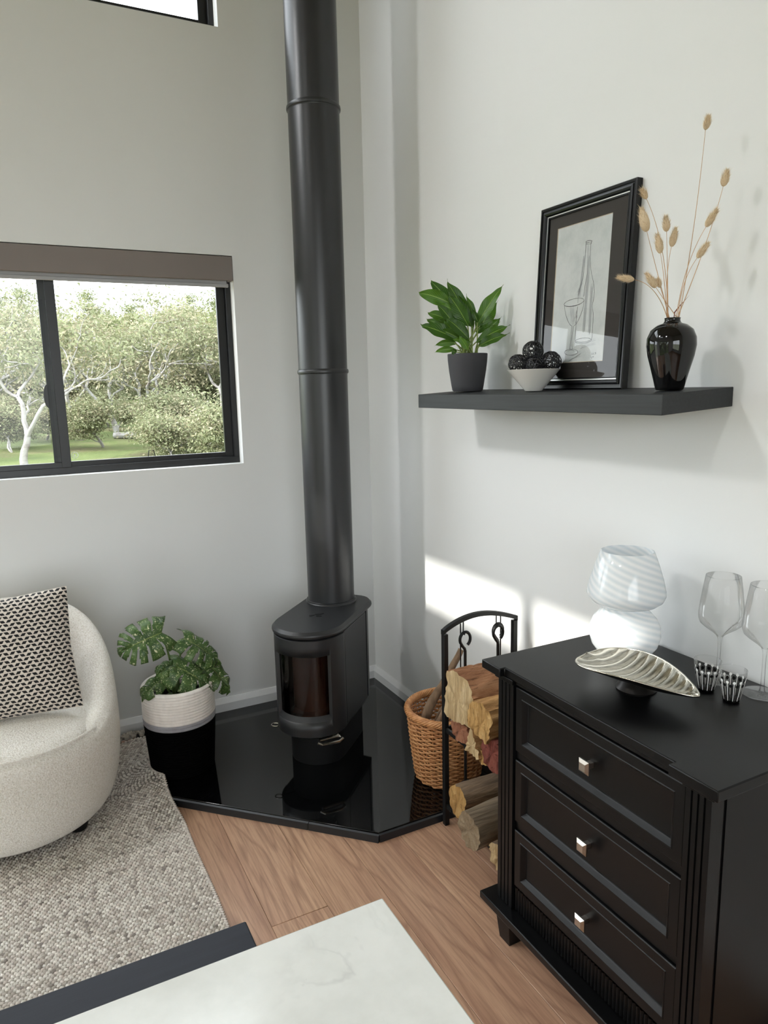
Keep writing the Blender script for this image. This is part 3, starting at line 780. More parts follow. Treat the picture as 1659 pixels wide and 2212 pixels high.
for k, (a, mid_, b) in enumerate([((-1.07, -.40, .30), (-1.075, -.41, .48), (-1.109, -.425, .595)), ((-1.06, -.40, .30), (-1.06, -.41, .46), (-1.026, -.415, .554)),
                     ((-1.075, -.41, .30), (-1.09, -.42, .40), (-1.086, -.445, .468)), ((-1.06, -.39, .30), (-1.01, -.40, .42), (-.955, -.415, .447)),
                     ((-1.075, -.41, .30), (-1.10, -.42, .36), (-1.122, -.437, .418))]):
    obj('petiole', MB().tube(bez(a, mid_, b, 10), [.0052 - .0002 * i for i in range(11)], 7), 'petiole', t2)
obj('stem', MB().tube([(-1.062, -.405, .295), (-1.064, -.41, .36), (-1.060, -.41, .40)], [.011, .010, .006], 8), 'petiole', t2)

# ------------------------------------------------------------------ armchair and cushion
CX, CY = -1.642, -.47
def interp(tab, x):
    for (a, va), (b, vb) in zip(tab, tab[1:]):
        if x <= b:
            q = (x - a) / (b - a); q = q * q * (3 - 2 * q) if len(tab) == 2 else q; return va + (vb - va) * q
    return tab[-1][1]
HT = [(0, .395), (44, .395), (54, .41), (64, .44), (75, .50), (90, .575), (105, .640), (120, .690), (135, .722), (150, .742), (180, .752)]
t = thing('tub_armchair', 'cream boucle tub armchair with rounded back beside the window wall', 'armchair', (CX, CY, .012))
NP = 120; mb = MB(); prof_n = None; vs = []
def hgt(deg):   # smoothed height of the wrap-around arm and back
    return sum(interp(HT, min(180, abs(deg + k))) for k in (-6, -3, 0, 3, 6)) / 5
for i in range(NP):
    deg = -180 + 360 * i / NP; ph = math.radians(deg); h = hgt(deg); T = min(1, max(0, (h - .40) / .10)); th = .03 + .085 * T
    ro = .352
    pr = [(.20, .048), (.262, .046), (.285, .052), (.312, .085), (.332, .14), (.345, .21), (.351, .29), (.352, .34)]
    hs = max(h, .395)
    top = [(.350, .36 + (hs - .395) * .45), (.346, .375 + (hs - .395) * .72), (.341, hs - .022 * (1 + T * .9)), (.330, hs - .008 * (1 + T)), (.318 - .008 * T, hs), (.302 - .02 * T, hs - .001 - .003 * T), (.290 - .035 * T, hs - .004 - .022 * T), (.284 - .046 * T, hs - .008 - .06 * T), (.278 - .048 * T, .397 - .0 * T), (.26 - .04 * T, .36)]
    pr = pr + top; prof_n = len(pr)
    for r, z in pr: vs.append((CX + r * math.sin(ph), CY - r * math.cos(ph), z))
fs = [(i * prof_n + j, ((i + 1) % NP) * prof_n + j, ((i + 1) % NP) * prof_n + j + 1, i * prof_n + j + 1) for i in range(NP) for j in range(prof_n - 1)]
mb.add(vs, fs)
shell = obj('shell', mb, 'boucle', t, sharp=80)
sb = shell.modifiers.new('smooth', 'SUBSURF'); sb.levels = 1; sb.render_levels = 1
mb = MB(); NS = 96; vs = []; sp_ = [(0, .432), (.3, .431), (.55, .428), (.75, .423), (.88, .415), (.96, .406), (1.0, .396), (1.0, .375)]
def seat_r(deg):
    q = min(1, max(0, (abs(deg) - 40) / 22)); q = q * q * (3 - 2 * q); return .331 - .056 * q
for i in range(NS):
    deg = -180 + 360 * i / NS; ph = math.radians(deg); R_ = sum(seat_r(deg + k) for k in (-4, 0, 4)) / 3
    for f_, z in sp_: vs.append((CX + R_ * f_ * math.sin(ph), CY - R_ * f_ * math.cos(ph), z))
ns = len(sp_)
mb.add(vs, [(i * ns + j, i * ns + j + 1, ((i + 1) % NS) * ns + j + 1, ((i + 1) % NS) * ns + j) for i in range(NS) for j in range(ns - 1)])
obj('seat', mb, 'boucle', t, sharp=80, weld=True)
pip = MB()
pp = [(CX + .334 * math.sin(a), CY - .334 * math.cos(a), .395) for a in [math.radians(-50 + 100 * i / 40) for i in range(41)]]
obj('seat_seam', pip.tube(pp, .004, 6), 'boucle', t)
obj('underside', MB().lathe((CX, CY, 0), [(0, .05), (.22, .05), (.24, .047)], 48), 'black_metal', t)
for a in (-48, 48, 132, 228):
    q = math.radians(a); x, y = CX + .235 * math.sin(q), CY - .235 * math.cos(q)
    obj('foot', MB().lathe((x, y, 0), [(0, .0125), (.026, .0125), (.030, .02), (.032, .052), (0, .052)], 24), 'plastic_black', t)

# square cushion leaning in the chair; frame: o = bottom centre, ux across, uy up, n towards the room
def cushion(o, ux, uy, n, w, h, th):
    mb = MB(); N = 44
    for sg in (1, -1):
        def fn(u, v, sg=sg):
            a, b = u * 2 - 1, v * 2 - 1
            e = max(0, (1 - abs(a) ** 2.6) * (1 - abs(b) ** 2.6)) ** .55
            pin = 1 - .055 * (1 - abs(b)) ** 1.0 * abs(a) ** 3; pin2 = 1 - .06 * (1 - abs(a)) * abs(b) ** 3
            wr = .004 * noise.noise((a * 2.6, b * 2.6, 3.0 + sg)) * e
            return o + ux * (a * w / 2 * pin) + uy * (h / 2 + b * h / 2 * pin2) + n * (sg * th / 2 * e + wr)
        mb.grid(fn, N, N)
    return mb
cb = Vector((-1.640, -.578, .430)); uyv = Vector((-.02, .26, .80)).normalized(); uxv = Vector((1, -.16, .02)); uxv = (uxv - uyv * uxv.dot(uyv)).normalized(); nv = uxv.cross(uyv)
po = obj('cushion', cushion(cb, uxv, uyv, nv, .46, .415, .13), 'pillow', loc=(-1.635, -.55, .43), weld=False, sharp=80)
tag(po, 'square black and cream woven cushion on the boucle armchair', 'cushion')

# ------------------------------------------------------------------ rug of chunky wool loops
t = thing('woven_rug', 'grey and cream chunky woven wool rug under the armchair', 'rug', (-2.0, -1.3, 0))
def rug_lift(y): q = min(1, max(0, (y + .80) / .20)); return q * q * (3 - 2 * q)
def rug_edge(y):
    e = -1.134 + .003 * math.sin(y * 9) - .024 * rug_lift(y)
    dy = abs(y + .405)
    if dy < .126: e = min(e, -1.062 - (.126 ** 2 - dy ** 2) ** .5 - .002)
    return e
def rug_z(x, y):
    """the rug rides up over the edge of the hearth and is pushed up a little against the planter"""
    if y < -.82: return .0
    q = min(1, max(0, (x + 1.33) / .12)); q = q * q * (3 - 2 * q)
    d = math.hypot(x + 1.062, y + .405); b = min(1, max(0, (.20 - d) / .07)); b = b * b * (3 - 2 * b)
    return .0275 * q * rug_lift(y) + .022 * b
bm_ = MB(); NR = 60; NXr = 26
def rbase(u, v):
    y = -2.21 + 2.12 * u; e = rug_edge(y); x = -2.43 + (e + 2.43) * v; return (x, y, .005 + rug_z(x, y))
bm_.grid(rbase, 130, NXr)
obj('backing', bm_, 'rug_base', t)
lm = MB(); lm.c = []
pitch_x, pitch_y = .0125, .0098
def loop_dome(cx, cy, cz, L, W, Hh, ang, c):
    ca, sa = math.cos(ang), math.sin(ang); vs = []
    for (px, py, pz) in ((-1, 0, 0), (-.55, .8, .1), (.55, .8, .1), (1, 0, 0), (.55, -.8, .1), (-.55, -.8, .1), (-.5, 0, .85), (.5, 0, .85)):
        x, y = px * L, py * W; vs.append((cx + x * ca - y * sa, cy + x * sa + y * ca, cz + pz * Hh))
    lm.add(vs, [(0, 6, 1), (1, 6, 7, 2), (2, 7, 3), (3, 7, 4), (4, 7, 6, 5), (5, 6, 0)])
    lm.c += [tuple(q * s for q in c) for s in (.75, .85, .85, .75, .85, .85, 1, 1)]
CR, GR, DK, TP = srgb(244, 238, 230)[:3], srgb(206, 197, 188)[:3], srgb(160, 151, 145)[:3], srgb(224, 214, 206)[:3]
y = -.094; row = 0
while y > -2.2:
    e = rug_edge(y); x = e - .004; xl = -2.42
    k = 0
    x -= (row % 2) * pitch_x / 2
    while x > xl:
        under = (x - CX) ** 2 + (y - CY) ** 2 < .20 ** 2
        if not under:
            r = R.random(); tone = noise.noise((x * 7, y * 7, 0)) * .16
            c = CR if r < .50 + tone else (TP if r < .76 + tone else (GR if r < .965 + tone * .2 else DK))
            g = 1 + R.uniform(-.13, .10); c = tuple(q * g for q in c)
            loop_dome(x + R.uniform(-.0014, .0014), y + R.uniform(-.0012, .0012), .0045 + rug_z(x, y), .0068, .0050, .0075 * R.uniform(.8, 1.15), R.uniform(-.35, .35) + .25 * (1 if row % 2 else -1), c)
        x -= pitch_x; k += 1
    y -= pitch_y; row += 1
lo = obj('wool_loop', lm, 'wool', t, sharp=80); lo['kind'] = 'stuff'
# plied cord along the long edge and knotted tassels on the short edge by the wall
ed = MB(); ed.c = []
yy = -.10
while yy > -2.2:
    z = .006 + rug_z(rug_edge(yy), yy); n0 = len(ed.v)
    ed.tube([(rug_edge(yy) - .004, yy + .006, z + .003), (rug_edge(yy) + .003, yy, z + .002), (rug_edge(yy) - .004, yy - .006, z - .001)], [.0028, .004, .0028], 6)
    g = R.uniform(.8, 1.05); ed.c += [tuple(q * g for q in TP)] * (len(ed.v) - n0); yy -= .0105
obj('edge_cord', ed, 'wool', t, sharp=80)['kind'] = 'stuff'
for k in range(20):
    tx = -1.175 - k * .030 + R.uniform(-.004, .004)
    mb = MB(); zb = .006 + rug_z(tx, -.14)
    mb.lathe((tx, -.084, zb + .008), [(0, -.008), (.008, -.006), (.011, 0), (.008, .006), (0, .008)], 8)
    for j in range(9):
        a = R.uniform(-1.0, 1.0); L = R.uniform(.04, .062)
        p = [(tx, -.084, zb + .007), (tx + .4 * L * math.sin(a), -.084 + .5 * L * math.cos(a), zb + .018 + R.uniform(0, .010)), (tx + L * math.sin(a), -.084 + min(.058, L * math.cos(a)), zb + .003)]
        mb.tube(bez(*p, 5), [.0050, .0052, .0048, .0044, .004, .0026], 5)
    obj('tassel', mb, 'tassel', t)

# ------------------------------------------------------------------ table and bench in the foreground
t = thing('stone_table', 'white veined stone-topped table in the foreground', 'table', (-1.85, -2.65, 0))
obj('table_top', B(-2.60, -1.103, -3.03, -2.268, .715, .740), 'marble', t, bevel=.0025)
obj('apron', MB().box(-2.52, -1.185, -2.36, -2.34, .645, .7145).box(-2.52, -1.185, -2.96, -2.94, .645, .7145).box(-1.205, -1.185, -2.94, -2.36, .645, .7145).box(-2.52, -2.50, -2.94, -2.36, .645, .7145), 'bench', t)
for x, y in ((-1.225, -2.395), (-2.48, -2.395), (-1.225, -2.905), (-2.48, -2.905)):
    obj('leg', B(x - .032, x + .032, y - .032, y + .032, .0, .7145), 'bench', t, bevel=.003)
t = thing('timber_bench', 'blue-black stained timber bench tucked along the stone table', 'bench', (-1.85, -2.02, 0))
obj('seat', B(-2.50, -1.212, -2.19, -1.864, .412, .450), 'bench', t, bevel=.004, seg=3)
for x in (-1.33, -2.38):
    for y in (-1.92, -2.135):
        obj('leg', B(x - .025, x + .025, y - .025, y + .025, .0125 if y > -2.9 else 0, .4118), 'bench', t, bevel=.003)
obj('rail', B(-2.355, -1.355, -2.04, -2.015, .34, .4118), 'bench', t)

# ------------------------------------------------------------------ chest of drawers
t = thing('chest_of_drawers', 'black painted three-drawer chest with fluted corner posts against the right wall', 'dresser', (-.25, -2.02, 0))
YA, YB = -1.700, -2.345      # outer faces of the posts
XF = -.473
# top with stepped (breakfront) edge
TOP = [(-.018, -1.652), (-.493, -1.652), (-.493, -1.730), (-.476, -1.730), (-.476, -2.262), (-.493, -2.262), (-.493, -2.371), (-.018, -2.371)]
obj('top', MB().prism(TOP, .763, .786), 'dresser', t, bevel=.0025)
obj('cornice', MB().prism([(-.03, -1.69), (-.478, -1.69), (-.478, -1.764), (-.466, -1.764), (-.466, -2.283), (-.478, -2.283), (-.478, -2.353), (-.03, -2.353)], .750, .7628), 'dresser', t, bevel=.001)
obj('case', MB().box(-.448, -.03, YB + .004, YA - .004, .113, .7495), 'dresser', t)
for ya, yb in ((YA, -1.762), (-2.288, YB)):
    y1, y0 = max(ya, yb), min(ya, yb)
    # fluted front: flat fillets between cut grooves
    mb = MB(); g = .0045; xs = [y0]; w = (y1 - y0); n = 3
    pts = [(-.44, y0), (-.44, y1)]
    fr = [(XF, y1)]
    for i in range(n):
        yc = y1 - w * (i + 1) / (n + 1); fr += [(XF, yc + g / 2), (XF + .0035, yc + g / 4), (XF + .0035, yc - g / 4), (XF, yc - g / 2)]
    fr.append((XF, y0))
    mb.prism(pts + fr, .1145, .7495)
    obj('post', mb, 'dresser', t, sharp=20)
obj('side_panel', B(-.43, -.04, YA - .006, YA - .001, .13, .74), 'dresser', t); obj('side_panel', B(-.43, -.04, YB + .001, YB + .006, .13, .74), 'dresser', t)
obj('plinth', MB().prism([(-.025, -1.660), (-.505, -1.660), (-.505, -2.386), (-.025, -2.386)], .092, .1135), 'dresser', t, bevel=.003)
# reeded strip under the drawers
mb = MB(); y = -1.765; n = 46; st_ = (2.285 - 1.765) / n; ring = []
for i in range(n):
    for q in (0, .25, .5, .75): ring.append((-.462 - .0045 * math.sin(PI * q), -1.765 - st_ * (i + q)))
ring.append((-.462, -2.285))
vs = [(x, yv, .116) for x, yv in ring] + [(x, yv, .181) for x, yv in ring]; k = len(ring)
mb.add(vs, [(i, i + 1, k + i + 1, k + i) for i in range(k - 1)]); obj('reeded_strip', mb, 'dresser', t, sharp=80)
for x in (-.455, -.06):
    for y in (-1.738, -2.312):
        a, b = .031, .022; vs = [(x - b, y - b, 0), (x + b, y - b, 0), (x + b, y + b, 0), (x - b, y + b, 0), (x - a, y - a, .088), (x + a, y - a, .088), (x + a, y + a, .088), (x - a, y + a, .088), (x - a, y - a, .0918), (x + a, y - a, .0918), (x + a, y + a, .0918), (x - a, y + a, .0918)]
        obj('foot', MB().add(vs, [(3, 2, 1, 0), (0, 1, 5, 4), (1, 2, 6, 5), (2, 3, 7, 6), (3, 0, 4, 7), (4, 5, 9, 8), (5, 6, 10, 9), (6, 7, 11, 10), (7, 4, 8, 11), (8, 9, 10, 11)]), 'dresser', t, bevel=.0015)
obj('rail', B(-.462, -.445, -2.287, -1.764, .5505, .572), 'dresser', t); obj('rail', B(-.462, -.445, -2.287, -1.764, .353, .3745), 'dresser', t); obj('rail', B(-.462, -.445, -2.287, -1.764, .182, .187), 'dresser', t)
def ring_loops(y1, y0, z0, z1, steps):
    """picture-frame drawer front: steps = (inset, x)"""
    vs = []; fs = []
    for s, x in steps: vs += [(x, y1 - s, z0 + s), (x, y0 + s, z0 + s), (x, y0 + s, z1 - s), (x, y1 - s, z1 - s)]
    for l in range(len(steps) - 1):
        for i in range(4): j = (i + 1) % 4; fs.append((l * 4 + i, l * 4 + j, l * 4 + 4 + j, l * 4 + 4 + i))
    k = (len(steps) - 1) * 4; fs.append((k, k + 1, k + 2, k + 3)); return vs, fs
for n_, (z0, z1) in enumerate(((.574, .746), (.3765, .5485), (.189, .351))):
    mb = MB()
    xo = -.4690
    # frame, ogee moulding and sunken panel
    st2 = [(0, -.4485), (0, xo + .002), (.002, xo), (.024, xo), (.0255, xo - .0015), (.0275, xo - .001), (.030, xo + .002), (.034, xo + .0075), (.037, xo + .0095), (.038, xo + .0115), (.0395, xo + .0118)]
    mb.add(*ring_loops(-1.7665, -2.2855, z0, z1, st2))
    d = obj('drawer', mb, 'dresser', t, sharp=25)
    zc = (z0 + z1) / 2 + .0; yc = -2.026; xk = xo + .0118
    kb = MB().box(xk - .020, xk - .0003, yc - .0065, yc + .0065, zc - .0065, zc + .0065)
    a, b = .0155, .009
    kb.add([(xk - .020, yc - a, zc - a), (xk - .020, yc + a, zc - a), (xk - .020, yc + a, zc + a), (xk - .020, yc - a, zc + a),
            (xk - .0235, yc - a, zc - a), (xk - .0235, yc + a, zc - a), (xk - .0235, yc + a, zc + a), (xk - .0235, yc - a, zc + a),
            (xk - .029, yc - b, zc - b), (xk - .029, yc + b, zc - b), (xk - .029, yc + b, zc + b), (xk - .029, yc - b, zc + b)],
           [(0, 1, 2, 3), (0, 4, 5, 1), (1, 5, 6, 2), (2, 6, 7, 3), (3, 7, 4, 0), (4, 8, 9, 5), (5, 9, 10, 6), (6, 10, 11, 7), (7, 11, 8, 4), (8, 11, 10, 9)])
    kn = obj('knob', kb, 'nickel', d, sharp=15); kn['label'] = 'square brushed nickel knob'

# ------------------------------------------------------------------ on the chest
ZT = .7862
lc = (-.170, -1.832, ZT)
t = thing('mushroom_lamp', 'white swirled glass mushroom table lamp on the black chest', 'lamp', lc)
base = [(0, .0), (.038, .0), (.046, .003), (.066, .018), (.082, .040), (.0895, .066), (.088, .088), (.080, .108), (.066, .124), (.052, .134), (.045, .141)]
obj('base', MB().lathe(lc, base, 72), 'lamp', t, sharp=80)
sh = [(.045, .141), (.056, .1425), (.078, .150), (.092, .161), (.0975, .174), (.097, .186), (.090, .216), (.0775, .256), (.066, .287), (.0635, .288), (.0645, .284), (.074, .254), (.087, .214), (.0935, .186), (.0935, .175), (.088, .164), (.074, .155)]
obj('shade', MB().lathe(lc, sh, 72), 'lamp', t, sharp=80)

t = thing('leaf_dish', 'silver ribbed leaf-shaped dish on a small foot on the black chest', 'dish', (-.285, -1.99, ZT))
Dc = Vector((-.309, -2.006, 0)); dl = Vector((.19, -1, 0)).normalized(); dn = Vector((1, .19, 0)).normalized()   # length towards the tip, across
def dish(u, v, off=0.0):
    s = u; a = (v - .5) * 2
    L = -.138 + .288 * s
    w = .097 * (max(0, math.sin(PI * (s ** .62)))) ** .6 * (1 - .2 * s) + .001
    if s > .72: w *= 1 - ((s - .72) / .28) ** 2 * .12
    bow = .018 * math.sin(PI * s)
    rim = .034 * (abs(a) ** 2.0) * (.35 + .65 * math.sin(PI * s)) + .026 * (2 * s - 1) ** 2 * (1 - .6 * abs(a)) + .006
    q = s * 11.5 - .9 * a + .5 * a * a
    rib = .0062 * (abs(math.sin(PI * q)) ** .6 - .6) * min(1, (1 - abs(a)) * 5) * min(1, min(s, 1 - s) * 12)
    tw = .010 * a * (1 if a < 0 else .3)
    p = Dc + dl * L + dn * (a * w + .008 * math.sin(PI * s)); return (p.x, p.y, ZT + .024 + rim + rib * (off == 0) - off + (-.012 * (s - .5)))
def dish_uv(u, v): return (u, v)
obj('bowl', MB().grid(lambda u, v: dish(u, v), 200, 30), 'silver', t, sharp=80)
u_ = MB().grid(lambda u, v: dish(u, v, .0035), 60, 16)
obj('underside', u_, 'dark_under', t, sharp=80)
rm = [dish(i / 60, 0) for i in range(61)] + [dish(1 - i / 60, 1) for i in range(61)]
obj('rim', MB().tube([(x, y, z - .0015) for x, y, z in rm], .0022, 6, closed=True), 'silver_rim', t, sharp=80)
obj('foot', MB().lathe((-.286, -1.985, ZT), [(.046, 0), (.047, .003), (.040, .012), (.034, .022), (.030, .028)], 40), 'dark_under', t)

def wine_glass(x, y, label):
    t = thing('wine_glass', label, 'glass', (x, y, ZT), 'wine glasses on the chest')
    c = (x, y, ZT)
    obj('bowl', MB().lathe(c, [(.004, .108), (.009, .112), (.018, .120), (.036, .133), (.046, .142), (.0495, .152), (.0505, .165), (.048, .190), (.043, .228), (.0385, .258), (.0380, .2585), (.0374, .257)], 64), 'glass', t, sharp=80)
    obj('stem', MB().lathe(c, [(.0085, .004), (.0060, .010), (.0044, .022), (.0038, .06), (.0040, .09), (.0052, .104), (.0085, .1115)], 24), 'glass', t, sharp=80)
    obj('foot', MB().lathe(c, [(0, .0002), (.042, .0002), (.0435, .001), (.042, .0022), (.020, .0034), (.0085, .0055)], 56), 'glass', t, sharp=80)
wine_glass(-.082, -2.046, 'tall wine glass standing nearer the white lamp'); wine_glass(-.066, -2.151, 'tall wine glass cut by the right edge, behind the front tumbler')
def tumbler(x, y, label):
    t = thing('tumbler', label, 'glass', (x, y, ZT), 'dotted shot tumblers on the chest')
    pr = [(.0165, .002), (.0185, .006), (.0215, .02), (.0258, .042), (.0288, .062), (.0298, .074)]
    L = 0; mb = MB().lathe((x, y, ZT), pr, 56)
    mx = max(b for a, b in mb.uv); mb.uv = [(a, b / mx) for a, b in mb.uv]
    obj('wall', mb, 'tumbler', t, sharp=80)
    obj('base', MB().lathe((x, y, ZT), [(0, .0002), (.0155, .0002), (.0175, .002), (.0175, .006), (0, .008)], 40), 'glass_dark', t)
    obj('lip', MB().tube([(x + .0298 * math.cos(2 * PI * i / 48), y + .0298 * math.sin(2 * PI * i / 48), ZT + .0742) for i in range(48)], .0006, 5, closed=True), 'glass', t)
M['glass_dark'] = mk_glass('smoked_glass_base', (.12, .11, .11, 1), (.04, .04, .04, 1))
tumbler(-.155, -2.073, 'small smoked tumbler with dots, beside the leaf dish tip'); tumbler(-.155, -2.139, 'small smoked tumbler with dots, nearer the camera')
STROKES = [[(-1.4834,1.8954),(-1.4831,1.8858),(-1.483,1.8359),(-1.4803,1.8),(-1.4739,1.7798),(-1.4678,1.7651),(-1.4646,1.7456),(-1.4647,1.7271)],[(-1.5058,1.8941),(-1.5031,1.885),(-1.5031,1.8521),(-1.5075,1.8238),(-1.5151,1.7993),(-1.5245,1.7773),(-1.5307,1.7517),(-1.5292,1.7298),(-1.5256,1.7136),(-1.5319,1.6907),(-1.5333,1.6683),(-1.5334,1.6263),(-1.5312,1.6152)],[(-1.4918,1.8842),(-1.495,1.8396),(-1.4956,1.8034),(-1.4909,1.7762),(-1.4879,1.7429)],[(-1.4648,1.7171),(-1.463,1.683),(-1.4639,1.6427),(-1.464,1.6196)],[(-1.5066,1.8932),(-1.5063,1.8923),(-1.5048,1.8917),(-1.5023,1.8913),(-1.499,1.8912),(-1.4953,1.8913),(-1.4915,1.8918),(-1.488,1.8925),(-1.4851,1.8934),(-1.4831,1.8943),(-1.4823,1.8952),(-1.4826,1.8961),(-1.4841,1.8967),(-1.4866,1.8971),(-1.4899,1.8973),(-1.4936,1.8971),(-1.4974,1.8966),(-1.5009,1.8959),(-1.5038,1.895),(-1.5057,1.8941),(-1.5066,1.8932)],[(-1.5062,1.8888),(-1.5061,1.8881),(-1.5051,1.8875),(-1.5035,1.887),(-1.5013,1.8868),(-1.4987,1.8867),(-1.4958,1.8869),(-1.4928,1.8872),(-1.49,1.8877),(-1.4875,1.8884),(-1.4855,1.8891),(-1.4841,1.8899),(-1.4835,1.8907)],[(-1.5316,1.6176),(-1.5306,1.6153),(-1.5264,1.6132),(-1.5194,1.6115),(-1.5103,1.6103),(-1.4999,1.6099),(-1.4893,1.6101),(-1.4794,1.6111),(-1.4713,1.6127),(-1.4659,1.6148),(-1.4636,1.6171),(-1.4647,1.6195),(-1.4691,1.6216),(-1.4764,1.6233),(-1.4857,1.6244),(-1.4962,1.6249),(-1.5068,1.6245),(-1.5164,1.6235),(-1.5242,1.6219),(-1.5294,1.6199),(-1.5316,1.6176)],[(-1.5298,1.6199),(-1.5291,1.6182),(-1.5263,1.6167),(-1.5216,1.6154),(-1.5153,1.6143),(-1.5077,1.6136),(-1.4994,1.6133),(-1.491,1.6135),(-1.4829,1.614),(-1.4759,1.615),(-1.4703,1.6163),(-1.4666,1.6178),(-1.465,1.6195)],[(-1.4901,1.7333),(-1.4895,1.7301),(-1.4849,1.7271),(-1.4767,1.7243),(-1.4658,1.7222),(-1.453,1.721),(-1.4397,1.7206),(-1.4271,1.7213),(-1.4165,1.723),(-1.4091,1.7254),(-1.4055,1.7284),(-1.4062,1.7317),(-1.4111,1.7348),(-1.4197,1.7376),(-1.4311,1.7397),(-1.4441,1.7408),(-1.4573,1.7411),(-1.4696,1.7403),(-1.4797,1.7386),(-1.4868,1.7362),(-1.4901,1.7333)],[(-1.4877,1.7288),(-1.4849,1.7269),(-1.4807,1.7251),(-1.4752,1.7235),(-1.4685,1.7221),(-1.461,1.7211),(-1.4529,1.7204),(-1.4446,1.7201),(-1.4364,1.7201),(-1.4286,1.7206),(-1.4217,1.7215),(-1.4159,1.7227),(-1.4114,1.7242)],[(-1.4066,1.7262),(-1.4107,1.7111),(-1.4186,1.6929),(-1.4291,1.6759),(-1.4387,1.6663),(-1.4469,1.6625)],[(-1.4903,1.7314),(-1.4889,1.7118),(-1.4821,1.6955),(-1.4732,1.6792),(-1.4637,1.6672),(-1.4535,1.662)],[(-1.4621,1.706),(-1.4646,1.6886),(-1.4614,1.6688)],[(-1.4452,1.662),(-1.4449,1.6383),(-1.4451,1.6179),(-1.4428,1.5961)],[(-1.4522,1.6615),(-1.4502,1.6379),(-1.4495,1.6176),(-1.4551,1.5954)],[(-1.4783,1.5865),(-1.4774,1.5838),(-1.4738,1.5814),(-1.4679,1.5796),(-1.4601,1.5784),(-1.4514,1.5781),(-1.4424,1.5787),(-1.434,1.58),(-1.4272,1.5821),(-1.4226,1.5846),(-1.4207,1.5874),(-1.4217,1.5901),(-1.4254,1.5926),(-1.4315,1.5944),(-1.4394,1.5955),(-1.4483,1.5958),(-1.4572,1.5952),(-1.4654,1.5938),(-1.472,1.5917),(-1.4764,1.5892),(-1.4783,1.5865)],[(-1.4355,1.5902),(-1.4358,1.5911),(-1.437,1.5919),(-1.4389,1.5926),(-1.4416,1.5931),(-1.4447,1.5934),(-1.4481,1.5935),(-1.4515,1.5933),(-1.4547,1.5929),(-1.4575,1.5923),(-1.4596,1.5915),(-1.4611,1.5906),(-1.4617,1.5897)],[(-1.5366,1.5811),(-1.5362,1.5769),(-1.5399,1.5765)],[(-1.5426,1.5814),(-1.5423,1.5769),(-1.5459,1.5767)],[(-1.5539,1.5814),(-1.5488,1.5805),(-1.555,1.578),(-1.5496,1.5765)],[(-1.5377,1.5698),(-1.5339,1.5677),(-1.5393,1.5663),(-1.5355,1.5637)],[(-1.5436,1.5718),(-1.5415,1.5679),(-1.5462,1.5694)]]
TAILS = [((-.0872,-1.9343,2.0489),(-.0839,-1.938,2.0759)),((-.0746,-1.9789,1.9206),(-.0704,-1.9837,1.9523)),((-.1026,-1.9622,1.8363),(-.0895,-1.9771,1.8706)),((-.1202,-1.9573,1.7691),(-.1064,-1.9731,1.7991)),((-.1657,-1.8451,1.9159),(-.1725,-1.8373,1.9376)),((-.1852,-1.8683,1.8382),(-.1948,-1.8574,1.8908)),((-.12,-1.8667,1.8432),(-.1216,-1.8649,1.8754)),((-.1193,-1.8827,1.8063),(-.1142,-1.8884,1.8464)),((-.1643,-1.8921,1.7874),(-.1698,-1.8858,1.8292)),((-.1836,-1.9004,1.7095),(-.1978,-1.8842,1.7421)),((-.2083,-1.8572,1.7315),(-.2325,-1.8296,1.7394)),((-.1552,-1.8872,1.7123),(-.1597,-1.8821,1.7303))]
BLADE = [(-.1186,-1.8986,1.6397),(-.1179,-1.8993,1.6556),(-.1095,-1.909,1.6726),(-.0979,-1.9222,1.6926)]
LILY = [((-.1138,-1.0342,1.7047),(-.1751,-.9932,1.8388)),((-.1498,-1.0702,1.701),(-.1966,-1.0389,1.7896)),((-.1004,-1.0671,1.7022),(-.04,-1.1075,1.8106)),((-.133,-.9972,1.7336),(-.21,-.9458,1.8468)),((-.1847,-1.0108,1.7726),(-.264,-.9578,1.8063)),((-.1768,-1.0281,1.7041),(-.2174,-1.001,1.7632)),((-.1799,-.99,1.7202),(-.2296,-.9567,1.7416)),((-.1797,-1.0382,1.652),(-.267,-.9799,1.6969)),((-.1607,-1.0028,1.6806),(-.2326,-.9547,1.7191)),((-.1744,-1.0297,1.6397),(-.2239,-.9966,1.6349)),((-.161,-1.0868,1.6552),(-.2144,-1.0511,1.714)),((-.1145,-1.0818,1.707),(-.128,-1.0728,1.7424)),((-.0749,-1.0361,1.676),(-.0529,-1.0508,1.7109)),((-.0583,-1.0472,1.6688),(-.0172,-1.0747,1.7144)),((-.1034,-1.0772,1.642),(-.0305,-1.1259,1.6842)),((-.15,-1.0821,1.6398),(-.1905,-1.055,1.6476)),((-.1772,-1.0278,1.6171),(-.2241,-.9965,1.6122)),((-.1799,-1.0501,1.6063),(-.1907,-1.0429,1.6131)),((-.0719,-1.002,1.7411),(-.0941,-.9872,1.7943)),((-.1579,-1.0648,1.6823),(-.1822,-1.0486,1.7086))]

# ------------------------------------------------------------------ floating shelf and what stands on it
def zs_(x): return 1.480 + x * (.012 / .235)        # the shelf top dips a little towards its front edge
mb = MB()
for y in (-.887, -1.980):
    mb.add([(-.235, y, zs_(-.235)), (-.0005, y, zs_(0)), (-.0005, y, zs_(0) - .046), (-.235, y, zs_(-.235) - .047)], [])
mb.f = [(0, 1, 2, 3), (7, 6, 5, 4), (0, 4, 5, 1), (1, 5, 6, 2), (2, 6, 7, 3), (3, 7, 4, 0)]
so = obj('floating_shelf', mb, 'shelf', loc=(-.118, -1.43, 1.45), bevel=.0015)
bmx = bmesh.new(); bmx.from_mesh(so.data); bmesh.ops.recalc_face_normals(bmx, faces=bmx.faces); bmx.to_mesh(so.data); bmx.free()
tag(so, 'thick black timber floating shelf on the right wall', 'shelf')

